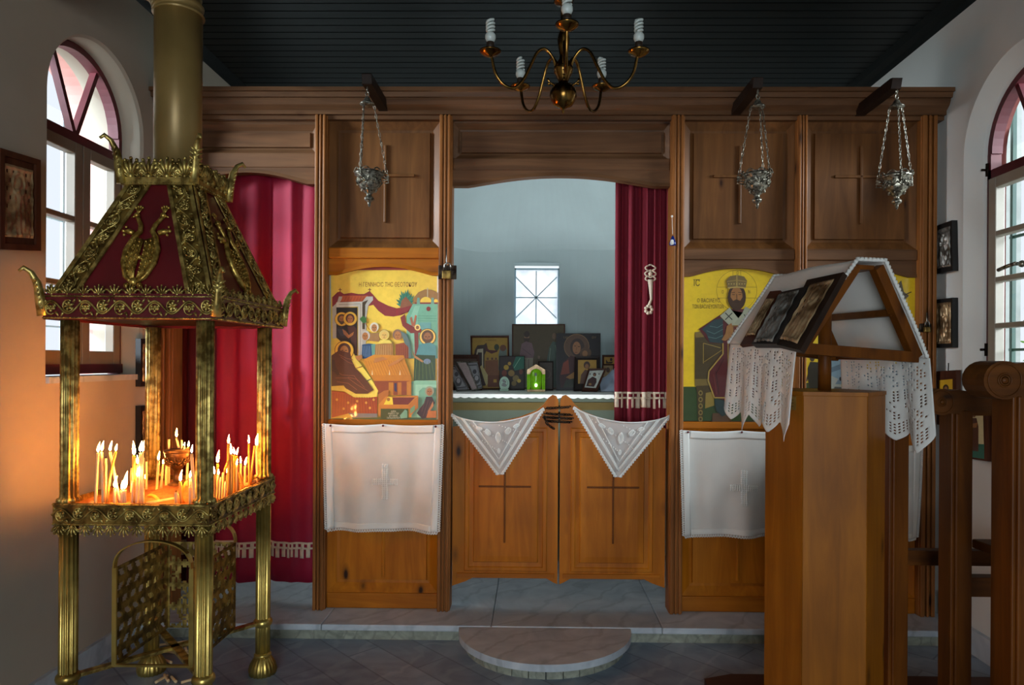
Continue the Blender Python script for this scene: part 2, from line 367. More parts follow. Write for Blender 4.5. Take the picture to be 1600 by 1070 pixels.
WL = (2.69, 3.335, 1.272, 2.425); WR = (2.60, 3.265, 1.20, 2.34)
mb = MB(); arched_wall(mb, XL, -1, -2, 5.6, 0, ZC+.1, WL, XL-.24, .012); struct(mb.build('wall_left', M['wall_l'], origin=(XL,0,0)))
mb = MB(); arched_wall(mb, XR, 1, -2, 5.6, 0, ZC+.1, WR, XR+.136, .06); struct(mb.build('wall_right', M['wall'], origin=(XR,0,0)))
# wall behind the viewer with an open doorway
mb = MB()
for x0, x1, z0, z1 in ((XL,-.95,0,ZC+.1), (.95,XR,0,ZC+.1), (-.95,.95,2.35,ZC+.1)): mb.box(x0, x1, -2.2, -2, z0, z1)
struct(mb.build('wall_front', M['wall'], origin=(0,-2,0)))
# sanctuary east wall with the apse niche, half dome and its little window
AX, AY, AR, ASP, ADH = .02, 4.5, .80, 2.20, .72
mb = MB(); n = 40
def ap(t, z): return (AX+AR*math.cos(t), AY+AR*math.sin(t), z)
wl, wr, wb_, wt = PY(803,507,5.3).x, PY(874,507,5.3).x, PY(838,508,5.3).z, PY(838,411,5.3).z
ts = [pi*i/n for i in range(n+1)]
ta, tb = math.acos((wl-AX)/AR), math.acos((wr-AX)/AR)
ts = sorted(set([t for t in ts if not (tb-.02 < t < ta+.02)]+[ta, tb]+[tb+(ta-tb)*i/6 for i in range(7)]))
for a, b_ in zip(ts, ts[1:]):
    inside = tb-1e-6 <= a and b_ <= ta+1e-6
    for z0, z1 in ((0,wb_),(wb_,wt),(wt,ASP+.02)):
        if inside and z0 == wb_: continue
        mb.add([ap(a,z0), ap(b_,z0), ap(b_,z1), ap(a,z1)], [(3,2,1,0)], 0, True)
nd = 14
for j in range(nd):
    for i in range(n):
        def dm(i, j):
            t = pi*i/n; e0 = .62; e = e0+(pi/2-e0)*j/nd
            wob = .02*math.sin(3*t+1)*math.cos(e)*math.sin(2*(e-e0)); q = AR*math.cos(e)/math.cos(e0)+wob
            return (AX+q*math.cos(t), AY+q*math.sin(t), ASP+ADH*(math.sin(e)-math.sin(e0))/(1-math.sin(e0))+(.02*math.cos(4*t+.6) if j == 0 else 0))
        mb.add([dm(i,j), dm(i+1,j), dm(i+1,j+1), dm(i,j+1)], [(3,2,1,0)], 0, True)
top = [(AX+AR*math.cos(t), ASP+ADH*math.sin(t)) for t in [pi*i/n for i in range(n+1)]]
for (xa, za), (xb, zb) in zip(top, top[1:]): mb.add([(xa,AY,za),(xb,AY,zb),(xb,AY,ZC+.1),(xa,AY,ZC+.1)], [(0,1,2,3)])
mb.add([(XL,AY,0),(AX-AR,AY,0),(AX-AR,AY,ZC+.1),(XL,AY,ZC+.1)], [(0,1,2,3)]); mb.add([(AX+AR,AY,0),(XR,AY,0),(XR,AY,ZC+.1),(AX+AR,AY,ZC+.1)], [(0,1,2,3)])
ylb, yrb = AY+AR*math.sin(ta), AY+AR*math.sin(tb); YO = AY+AR+.16
mb.add([(wl,ylb,wb_),(wr,yrb,wb_),(wr,yrb,wt),(wl,ylb,wt),(wl,YO,wb_),(wr,YO,wb_),(wr,YO,wt),(wl,YO,wt)], [(0,1,5,4),(2,3,7,6),(1,2,6,5),(3,0,4,7)])
struct(mb.build('wall_back', M['apse'], origin=(0,AY,0)))
# ceiling of grooved planks
mb = MB(); y = -2.0
while y < 4.55:
    mb.box(XL, XR, y+.004, y+.071, ZC, ZC+.02); y += .075
mb.box(XL, XR, -2.2, 4.6, ZC+.012, ZC+.05)
struct(mb.build('ceiling', M['ceil'], origin=(0,0,ZC)))
mb = MB(); mb.prism([(XR,-2,ZC),(XR-.07,-2,ZC),(XR-.05,-2,ZC-.03),(XR-.012,-2,ZC-.045),(XR,-2,ZC-.075)], (0,6.5,0)); struct(mb.build('trim_1', M['ceil'], origin=(XR,0,ZC)))
mb = MB(); mb.prism([(XL,-2,ZC),(XL+.05,-2,ZC),(XL+.012,-2,ZC-.04),(XL,-2,ZC-.05)], (0,6.5,0)); struct(mb.build('trim_2', M['ceil'], origin=(XL,0,ZC)))
# floor, raised marble platform with nosing, round step
mb = MB(); mb.box(XL, XR, -2.2, 3.34, -.1, 0); struct(mb.build('floor', M['floor'], origin=(0,0,0)))
mb = MB(); mb.box(-7, 7, -7, 9, -.16, -.11); struct(mb.build('ground', M['ground'], origin=(0,0,-.12)))
ZS, YS = .08, 3.275
sl = thing('marble_platform', 'wide pale marble platform running under the wooden icon screen', 'step', (0,YS,0))
sl['kind'] = 'structure'
mb = MB()
for x0, x1 in ((XL,-1.02),(-1.018,-.2),(-.198,.62),(.622,1.32),(1.322,XR)): mb.box(x0, x1, YS, 5.4, ZS-.03, ZS)
mb.build('slab', M['step'], sl, bev=.005)
mb = MB(); mb.box(XL, XR, YS+.025, 3.4, 0, ZS-.03); mb.build('riser', M['riser'], sl)
hs = thing('round_step', 'half round marble step on the floor before the double wooden doors', 'step', (PY(850,1000,YS).x,YS,0))
cx = PY(851,980,YS).x; rx = PY(985,980,YS).x-cx
def half(r1, r2, z0, z1, m=0):
    mb = MB(); mb.prism([(cx+r1*math.cos(pi+pi*i/36), YS-.002+r2*math.sin(pi+pi*i/36), z0) for i in range(37)], (0,0,z1-z0)); return mb
half(rx, .40, .045, .076).build('slab', M['step'], hs, bev=.006)
mb = MB()
for i in range(16):
    a0, a1 = pi+pi*(i+.03)/16, pi+pi*(i+.97)/16; f = lambda a, r, z: (cx+(rx-r)*math.cos(a), YS-.002+(.40-r)*math.sin(a), z)
    mb.hexa([f(a0,.03,0), f(a1,.03,0), f(a1,.06,0), f(a0,.06,0)], [f(a0,.03,.045), f(a1,.03,.045), f(a1,.06,.045), f(a0,.06,.045)])
mb.build('block_course', M['riser'], hs)
# skirting of marble
mb = MB(); mb.box(XR-.022, XR, -2, YS+.03, 0, .115); mb.box(XR-.022, XR, YS+.03, 3.46, .09, .2); struct(mb.build('baseboard_right', M['step'], origin=(XR,0,0)))
mb = MB(); mb.box(XL, XL+.02, -2, YS, 0, .1); struct(mb.build('baseboard_left', M['step'], origin=(XL,0,0)))
# ------------------------------------------------------------------ windows
def bars(mb, X, t, ya, yb, z0, z1, w=.035, rows=3, wy=None):
    wy = wy or w
    x0, x1 = (X, X+t) if t > 0 else (X+t, X)
    mb.box(x0, x1, ya, ya+w, z0, z1); mb.box(x0, x1, yb-w, yb, z0, z1)
    mb.box(x0, x1, ya+w, yb-w, z0, z0+w*1.4); mb.box(x0, x1, ya+w, yb-w, z1-w, z1)
    for k in range(1, rows):
        z = z0+w*1.4+(z1-w-z0-w*1.4)*k/rows; mb.box(x0, x1, ya+w, yb-w, z-.012, z+.012)
def window(nm, X, sg, W, zt, mull, leafrows, frame, cas):
    wa, wb, sill, spring = W; yc, r = (wa+wb)/2, (wb-wa)/2; n = 28; t = sg*.05
    root = bpy.data.objects.new(nm, None); COL.objects.link(root); root.location = (X, yc, sill); struct(root)
    A = lambda rr, x: [(x, yc-rr*math.cos(pi*i/n), spring+rr*math.sin(pi*i/n)) for i in range(n+1)]
    mb = MB(); vs = A(r-.002, X)+A(r-.032, X)+A(r-.032, X+t)+A(r-.002, X+t); k = n+1
    mb.add(vs, [(a*k+i, a*k+i+1, ((a+1) % 4)*k+i+1, ((a+1) % 4)*k+i) for a in range(4) for i in range(n)])
    x0, x1 = min(X, X+t), max(X, X+t)
    mb.box(x0, x1, wa+.001, wa+.025, sill, spring); mb.box(x0, x1, wb-.025, wb-.001, sill, spring)
    mb.box(x0, x1, wa, wb, zt-.03, zt+.015)
    for a in (60, 120):
        e = (X+t/2, yc-(r-.02)*math.cos(math.radians(a)), spring+(r-.02)*math.sin(math.radians(a))); mb.bar((X+t/2, yc, zt), e, .022, .03, (1,0,0))
    mb.build('arch_frame', frame, root)
    mb = MB(); bars(mb, X-sg*.012, t*.9, wa+.026, mull-.002, sill+.045, zt-.03, .05, leafrows); mb.build('casement', cas, root, bev=.004)
    mb = MB(); bars(mb, X-sg*.012, t*.9, mull+.002, wb-.026, sill+.045, zt-.03, .05, leafrows); mb.build('casement', cas, root, bev=.004)
    mb = MB(); mb.add([(X+t*.5, wa+.03, sill+.05), (X+t*.5, wb-.03, sill+.05), (X+t*.5, wb-.03, zt-.03), (X+t*.5, wa+.03, zt-.03)], [(0,1,2,3)])
    p = A(r-.03, X+t*.5); mb.add(p, [tuple(range(len(p)))]); mb.build('pane', M['glass'], root)
    return root
W1 = window('window_1', XL-.10, -1, WL, 2.335, 3.03, 3, M['winmaroon'], M['winframe'])
mb = MB(); mb.box(XL-.15, XL-.085, WL[0]+.01, WL[1]-.01, WL[2]+.012, WL[2]+.055); mb.build('bottom_rail', M['winmaroon'], W1)
mb = MB(); mb.box(XL-.20, XL+.015, WL[0]-.01, WL[1]+.03, WL[2]-.02, WL[2]+.006); mb.build('sill', M['step'], W1)
W2 = window('window_2', XR+.075, 1, WR, 2.25, 2.925, 4, M['winmaroon'], M['winframe_r'])
mb = MB(); h0 = PX(1597,412,XR+.05); mb.tube([h0+V((.01,0,0)), h0+V((-.035,0,0))], .008); mb.tube([h0+V((-.035,-.008,0)), h0+V((-.035,.05,-.006)), h0+V((-.035,.10,-.014))], .009); mb.ball(h0, .016); mb.build('handle', M['silver'], W2)
mb = MB()
for y_, z_ in ((WR[1]-.004, 2.27), (WR[1]-.004, 1.42)): mb.tube([(XR+.068,y_,z_),(XR+.045,y_+.0,z_)], .006); mb.tube([(XR+.072,y_,z_-.03),(XR+.072,y_,z_+.03)], .008)
mb.build('hinge', M['iron'], W2)
mb = MB(); mb.box(XR-.03, XR+.13, WR[0]-.02, WR[1]+.02, WR[2]-.02, WR[2]+.004); mb.build('sill', M['step'], W2)
# outer reveals, grilles
mb = MB()
def reveal(mb, X0, X1, W, e=0.0):
    wa, wb, sill, spring = W; yc, r = (wa+wb)/2, (wb-wa)/2+e; n = 24
    p = [(yc+r, sill)]+[(yc+r*math.cos(pi*i/n), spring+r*math.sin(pi*i/n)) for i in range(n+1)]+[(yc-r, sill)]
    vs = [(X0,)+a for a in p]+[(X1,)+a for a in p]; k = len(p); mb.add(vs, [(i, i+1, k+i+1, k+i) for i in range(k-1)])
reveal(mb, XL-.241, XL-.36, WL, .01); struct(mb.build('trim_3', M['pink'], origin=(XL-.3,3,1)))
mb = MB(); reveal(mb, XR+.137, XR+.166, WR, .003); struct(mb.build('trim_4', M['redext'], origin=(XR+.15,3,1)))
mb = MB(); mb.box(2.9, 4.23, 6.0, 6.2, -.11, 5.0); struct(mb.build('wall_outside', M['extwhite'], origin=(3.6,6.1,-.11)))
def grille(nm, X, W, ys, zs, mat, th):
    mb = MB(); wa, wb, sill, spring = W
    for y in ys: mb.box(X-th/2, X+th/2, y-th/2, y+th/2, sill-.02, spring+.22)
    for z in zs: mb.box(X-th/3, X+th/3, wa, wb, z-th/3, z+th/3)
    mb2 = mb; return mb2.build(nm, mat)
g1 = grille('window_grille', XL-.30, WL, (2.78,2.92,3.06,3.2), (1.5,2.0,2.4), M['bluepaint'], .012); tag(g1, 'thin blue grey iron grille outside the left arched window', 'grille')
g2 = grille('window_grille', XR+.185, WR, (2.72,2.90,3.07,3.247), (1.42,1.95,2.3), M['green'], .018); tag(g2, 'dark green iron grille outside the right arched window', 'grille')
# shrub outside the right window
def shrub(nm, label, c, rad, n):
    mb = MB()
    for i in range(n):
        a, e, q = R.uniform(0, 2*pi), R.uniform(-.6, 1.4), R.uniform(.5, 1)
        p = V(c)+V((math.cos(a)*math.cos(e), math.sin(a)*math.cos(e), math.sin(e)*1.3))*rad*q
        d = V((R.uniform(-1,1), R.uniform(-1,1), R.uniform(-1,.4))).normalized(); s_ = V((R.uniform(-1,1), R.uniform(-1,1), R.uniform(-1,1))).cross(d).normalized(); l = R.uniform(.08,.16)
        mb.add([p, p+d*l*.5+s_*l*.28, p+d*l, p+d*l*.5-s_*l*.28], [(0,1,2,3)])
    root = thing(nm, label, 'shrub', (c[0],c[1],-.11)); mb.build('foliage', M['leaf'], root)
    mb = MB(); mb.tube([(c[0],c[1],-.11), (c[0]+.05,c[1],c[2]*.5), (c[0],c[1],c[2])], [.06,.045,.03]); mb.build('stem', M['deck'], root)
shrub('leafy_shrub', 'green leafy shrub growing outside the right arched window', (5.3,6.0,1.7), .85, 1400)
# ------------------------------------------------------------------ apse window
AWY = AY+AR+.08
aw = bpy.data.objects.new('window_3', None); COL.objects.link(aw); aw.location = ((wl+wr)/2, AWY, wb_); struct(aw)
m, nt, b = nodes('frosted sheet'); M['frost'] = m
co = coords(nt, (9,9,9)); t = N(nt, 'ShaderNodeTexNoise', i_Scale=1.0, i_Detail=6.0); nt.links.new(co, t.inputs['Vector'])
tr = N(nt, 'ShaderNodeBsdfTranslucent'); nt.links.new(ramp(nt, [(.4, lin((226,232,240))), (.6, lin((254,254,255)))], t.outputs[0]), tr.inputs[0]); nt.links.new(tr.outputs[0], nt.nodes['Material Output'].inputs[0])
mb = MB(); mb.add([(wl-.001,AWY,wb_),(wr+.001,AWY,wb_),(wr+.001,AWY,wt-.03),(wl-.001,AWY,wt-.03)], [(0,1,2,3)]); mb.build('pane', M['frost'], aw)
mb = MB(); cxw, czw = (wl+wr)/2-.005, (wb_+wt)/2-.0
for a in range(0, 180, 45):
    L = .23 if a != 90 else .21; L = .165 if a == 0 else L
    d = V((math.cos(math.radians(a)), 0, math.sin(math.radians(a))))*L; c0 = V((cxw, AWY-.006, czw-.02))
    mb.bar(c0-d, c0+d, .008, .006, (0,1,0))
for x0, x1, z0, z1 in ((wl,wl+.012,wb_,wt-.03),(wr-.012,wr,wb_,wt-.03),(wl,wr,wb_,wb_+.012),(wl,wr,wt-.042,wt-.03)): mb.box(x0, x1, AWY-.01, AWY+.01, z0, z1)
mb.build('star_bars', M['bluepaint'], aw)
# ------------------------------------------------------------------ icon screen
IX = lambda px: PY(px, 565, YI).x
IZ = lambda py: PY(835, py, YI).z
ico = thing('icon_screen', 'pine icon screen with carved panels across the chapel', 'icon screen', (0,YI,ZS))
def cornice():
    mb = MB(); z = [IZ(y) for y in (150, 156, 163, 166, 172, 178, 184, 190)]
    prof = [(-.12,z[0]),(-.12,z[1]),(-.105,z[1]),(-.10,z[2]),(-.085,z[2]),(-.085,z[3]),(-.075,z[4]),(-.05,z[5]),(-.05,z[6]),(-.03,z[6]),(-.03,z[7]),(.06,z[7]),(.06,z[0])]
    mb.prism([(XL+.004, YI+a, b_) for a, b_ in prof], (XR-.012-XL,0,0)); return mb
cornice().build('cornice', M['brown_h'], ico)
posts = [(250,276),(494,513),(686,706),(1045,1066),(1240,1256),(1431,1457)]
for a, b_ in posts:
    mb = MB(); x0, x1 = IX(a), IX(b_); z1 = IZ(184)
    mb.box(x0, x1, YI-.035, YI+.06, ZS, z1)
    w = x1-x0
    for f, g in ((.04,.30),(.40,.56),(.68,.9)): mb.box(x0+w*f, x0+w*g, YI-.05, YI-.03, ZS+.0, z1)
    mb.build('post', M['postw'], ico, bev=.004)
def arch_head(x0, x1, yt, ylow, ypk, mat, th=.045, yo=0.0):
    mb = MB(); n = 30; a, b_ = IX(x0), IX(x1); zt, zl, zp = IZ(yt), IZ(ylow), IZ(ypk)
    cur = []
    for i in range(n+1):
        t = -1+2*i/n; q = max(0, 1-(abs(t)/.86)**2)
        cur.append((a+(b_-a)*i/n, zl+(zp-zl)*(q**1.15)))
    mb.prism([(x, YI+yo, z) for x, z in cur]+[(b_, YI+yo, zt), (a, YI+yo, zt)], (0,th,0))
    for (xa, za), (xb, zb) in zip(cur, cur[1:]): mb.hexa([(xa,YI+yo-.008,za),(xb,YI+yo-.008,zb),(xb,YI+yo+.004,zb),(xa,YI+yo+.004,za)], [(xa,YI+yo-.004,za+.018),(xb,YI+yo-.004,zb+.018),(xb,YI+yo+.004,zb+.018),(xa,YI+yo+.004,za+.018)])
    mb.build('arched_header', mat, ico)
def rpanel(x0, x1, ya, yb, ins, mat, nm='panel', yo=.0, field=.012):
    mb = MB(); a, b_, z1, z0 = IX(x0), IX(x1), IZ(ya), IZ(yb)
    i = ins*.00328
    mb.rings(a, b_, z0, z1, [(0,YI+yo),(.004,YI+yo+.0),(i*.75,YI+yo+.022),(i,YI+yo+.024),(i+.003,YI+yo+.024-field),(min(i+.05,(z1-z0)*.42,(b_-a)*.42),YI+yo+.024-field)])
    mb.build(nm, mat, ico); return a, b_, z0, z1
def rail(x0, x1, ya, yb, mat, yo=-.01, th=.05):
    mb = MB(); mb.box(IX(x0), IX(x1), YI+yo, YI+yo+th, IZ(yb), IZ(ya)); mb.build('rail', mat, ico, bev=.006)
def cross(px, py0, py1, pyh, w0, w1, mat, y, parent=ico):
    mb = MB(); X, r = IX(px), .0075
    mb.box(X-r, X+r, y-.008, y+.01, IZ(py1), IZ(py0)); mb.box(IX(w0), IX(w1), y-.008, y+.01, IZ(pyh)-r, IZ(pyh)+r)
    mb.build('cross', mat, parent, bev=.004)
# end bay over the side doorway
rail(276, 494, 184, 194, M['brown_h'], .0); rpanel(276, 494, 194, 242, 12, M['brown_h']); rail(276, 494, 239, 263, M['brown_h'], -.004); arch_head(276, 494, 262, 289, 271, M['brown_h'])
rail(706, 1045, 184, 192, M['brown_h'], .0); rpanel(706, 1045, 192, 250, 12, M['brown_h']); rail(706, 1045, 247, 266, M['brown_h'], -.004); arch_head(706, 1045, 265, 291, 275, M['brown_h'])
for x0, x1, cx_ in ((513,686,600),(1066,1240,1155),(1256,1431,1345)):
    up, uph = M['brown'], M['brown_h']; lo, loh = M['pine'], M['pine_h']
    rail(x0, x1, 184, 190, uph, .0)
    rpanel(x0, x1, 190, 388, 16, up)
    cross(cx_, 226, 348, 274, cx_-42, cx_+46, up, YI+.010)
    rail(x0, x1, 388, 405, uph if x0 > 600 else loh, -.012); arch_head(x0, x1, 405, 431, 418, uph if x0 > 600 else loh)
    rail(x0, x1, 657, 668, loh, -.008)
    rpanel(x0, x1, 668, 928, 18, lo); rail(x0, x1, 928, 952, loh, -.01)
    cross(cx_, 830, 905, 850, cx_-2, cx_+2, lo, YI+.012)
# double doors
def door(mir):
    s_ = (lambda x: 1749-x) if mir else (lambda x: x)
    out = [(708,917),(708,668),(735,664),(775,660),(812,652),(838,642),(850,632),(857,622),(864,617),(870,619),(873,626),(873,913),(866,910),(856,904),(740,904),(728,910)]
    pts = [(IX(s_(x)), YI+.006, IZ(y)) for x, y in out]
    mb = MB(); mb.prism(pts, (0,.034,0)); o = mb.build('door', M['pine'], ico, bev=.005)
    a, b_ = sorted((IX(s_(727)), IX(s_(856))))
    mb = MB(); mb.rings(a, b_, IZ(893), IZ(668), [(0,YI+.005),(.004,YI-.002),(.02,YI-.002),(.024,YI+.003),(.046,YI+.0045),(.05,YI-.004),(.08,YI-.006)]); p = mb.build('door_panel', M['pine'], o)
    cxp = s_(790)
    mb = MB(); X, r = IX(cxp), .0048
    mb.box(X-r, X+r, YI-.010, YI+.0, IZ(848), IZ(690)); mb.box(IX(cxp-41), IX(cxp+41), YI-.010, YI, IZ(760)-r, IZ(760)+r); mb.build('cross', M['stall'], o, bev=.003)
    mb = MB(); mb.rings(IX(s_(715)) if not mir else IX(s_(868)), IX(s_(868)) if not mir else IX(s_(715)), IZ(904), IZ(896), [(0,YI+.005),(.002,YI),(.004,YI)]); mb.build('bottom_rail', M['pine_h'], o)
door(False); door(True)
# lamp brackets on the cornice
for bx, by, ex, ey in ((590,152,574,124),(1166,154,1183,130),(1366,156,1399,131)):
    mb = MB(); X = PY(ex, ey, 3.12).x; Z = PY(ex, ey, 3.12).z
    mb.prism([(X-.022,3.10,Z+.02),(X-.022,3.115,Z-.025),(X-.022,3.46,Z-.025),(X-.022,3.46,Z+.025),(X-.022,3.12,Z+.025)], (.044,0,0)); mb.build('bracket', M['dark'], ico, bev=.004)
# ------------------------------------------------------------------ brass candle stand
SX, SY = -1.405, 2.665; PXH, PYH = .2415, .265
st = thing('candle_stand', 'tall brass votive candle stand with maroon pyramid hood and fluted posts', 'candle stand', (SX,SY,0))
def palm(mb, p, up, side, nrm, h, m=0, k=5):
    """small fan ornament"""
    p, up, side, nrm = V(p), V(up), V(side), V(nrm)
    for i in range(k):
        a = (i-(k-1)/2)*(2.2/k); d = up*math.cos(a)+side*math.sin(a)
        mb.tube([p+d*h*.15, p+d*h*.62+nrm*h*.05, p+d*h*(1-.16*abs(i-(k-1)/2)/k*2)], [h*.045, h*.10, h*.07], 5, m)
        mb.ball(p+d*h*(1-.16*abs(i-(k-1)/2)/k*2), h*.1, 6, m)
    mb.ball(p+up*h*.12, h*.17, 6, m)
def vine(mb, fn, L, H, per=None, m=0, border=True, rope=True):
    """fn(s, t, h): s along 0..L, t across -H/2..H/2, h height above the surface"""
    per = per or H*1.15; n = max(2, round(L/per)); per = L/n; A = H*.27; r = H*.042
    mb.tube([fn(L*i/(n*10), A*math.sin(pi*i/10), r*1.2) for i in range(n*10+1)], r, 5, m)
    for k in range(n):
        sg = 1 if k % 2 == 0 else -1; sc0 = (k+.5)*per; t0 = -sg*H*.06
        rr = H*.25; mb.tube([fn(sc0+rr*math.cos(a)*.9, t0+rr*math.sin(a), r*1.4) for a in [pi*(.1+1.6*i/9)*sg for i in range(10)]], r*.85, 5, m)
        if k % 2 == 0:
            for i, (u, v) in enumerate([(-1,.7),(0,.7),(1,.7),(-.5,0),(.5,0),(0,-.7),(1.1,0),(-1.1,0)]): mb.ball(fn(sc0+u*H*.125, t0+v*H*.13, H*.05), H*.075, 6, m)
        else:
            for i in range(6):
                a = 2*pi*i/6+.3; q = H*.25
                mb.tube([fn(sc0, t0, H*.05), fn(sc0+q*.6*math.cos(a), t0+q*.6*math.sin(a), H*.06), fn(sc0+q*math.cos(a), t0+q*math.sin(a), H*.03)], [H*.035,H*.075,H*.02], 5, m)
        for u, v in ((-.42,.36),(.42,-.36)):
            mb.tube([fn(sc0+u*per*.7, sg*v*H*.6, H*.03), fn(sc0+u*per, sg*v*H*1.05, H*.04)], [H*.07,H*.025], 5, m)
    if border:
        for t in (-H*.46, H*.46): mb.tube([fn(L*i/8, t, H*.02) for i in range(9)], H*.035, 5, m)
    if rope:
        q = max(6, int(L/(H*.16)))
        for t in (-H*.46, H*.46):
            for i in range(q): mb.tube([fn(L*(i+.2)/q, t-H*.03, H*.04), fn(L*(i+.7)/q, t+H*.03, H*.055)], H*.022, 4, m)
for sx in (-1, 1):
    for sy in (-1, 1):
        x, y = SX+sx*PXH, SY+sy*PYH
        mb = MB(); mb.lathe([(.027,.09),(.027,.20),(.027,.77)], (x,y,0), 64, 0, None, 12, .13)
        lg = mb.build('leg', M['brass_sm'], st)
        mb = MB(); mb.lathe([(.030,.205),(.038,.212),(.040,.222),(.038,.232),(.030,.24)], (x,y,0), 24); mb.build('collar', M['brass_sm'], lg)
        mb = MB(); mb.lathe([(.052,0),(.056,.02),(.05,.045),(.036,.07),(.03,.078)], (x,y,0), 64, 0, None, 20, .07); mb.lathe([(.030,.074),(.036,.08),(.036,.086),(.029,.092)], (x,y,0), 24); mb.build('foot', M['brass_sm'], lg)
        mb = MB(); mb.lathe([(.036,.846),(.034,.858),(.0265,.862),(.0265,1.2),(.0265,1.488)], (x,y,0), 64, 0, None, 12, .13); mb.build('post', M['brass'], st)
mb = MB()
for a in (-1, 1): mb.bar((SX-PXH*a,SY-PYH,.222), (SX+PXH*a,SY+PYH,.222), .03, .012)
mb.build('stretcher', M['brass'], st)
TX, TY = .275, .30
mb = MB(); tw = .006
for x0, x1, y0, y1 in ((-TX,TX,-TY,-TY+tw),(-TX,TX,TY-tw,TY),(-TX,-TX+tw,-TY+tw,TY-tw),(TX-tw,TX,-TY+tw,TY-tw)): mb.box(SX+x0, SX+x1, SY+y0, SY+y1, .768, .846)
mb.box(SX-TX+tw, SX+TX-tw, SY-TY+tw, SY+TY-tw, .768, .775); tray = mb.build('tray', M['brass_dk'], st)
def sides(hx, hy):
    return [((SX-hx,SY-hy), (1,0), (0,-1), 2*hx), ((SX+hx,SY-hy), (0,1), (1,0), 2*hy), ((SX+hx,SY+hy), (-1,0), (0,1), 2*hx), ((SX-hx,SY+hy), (0,-1), (-1,0), 2*hy)]
mb = MB()
for (px, py), (dx, dy), (nx, ny), L in sides(TX, TY):
    fn = lambda s, t, h: V((px+dx*s+nx*h, py+dy*s+ny*h, .807+t)); vine(mb, fn, L, .074, .062)
    k = round(L/.045)
    for i in range(k):
        s = L*(i+.5)/k; palm(mb, fn(s, -.038, .002), (0,0,-1), (dx,dy,0), (nx,ny,0), .036, 0, 5)
        if i < k-1: mb.tube([fn(s+L/k*(.2+.6*j/6), -.036-.016*math.sin(pi*j/6), .002) for j in range(7)], .002, 5)
mb.build('ornament', M['brass'], tray)
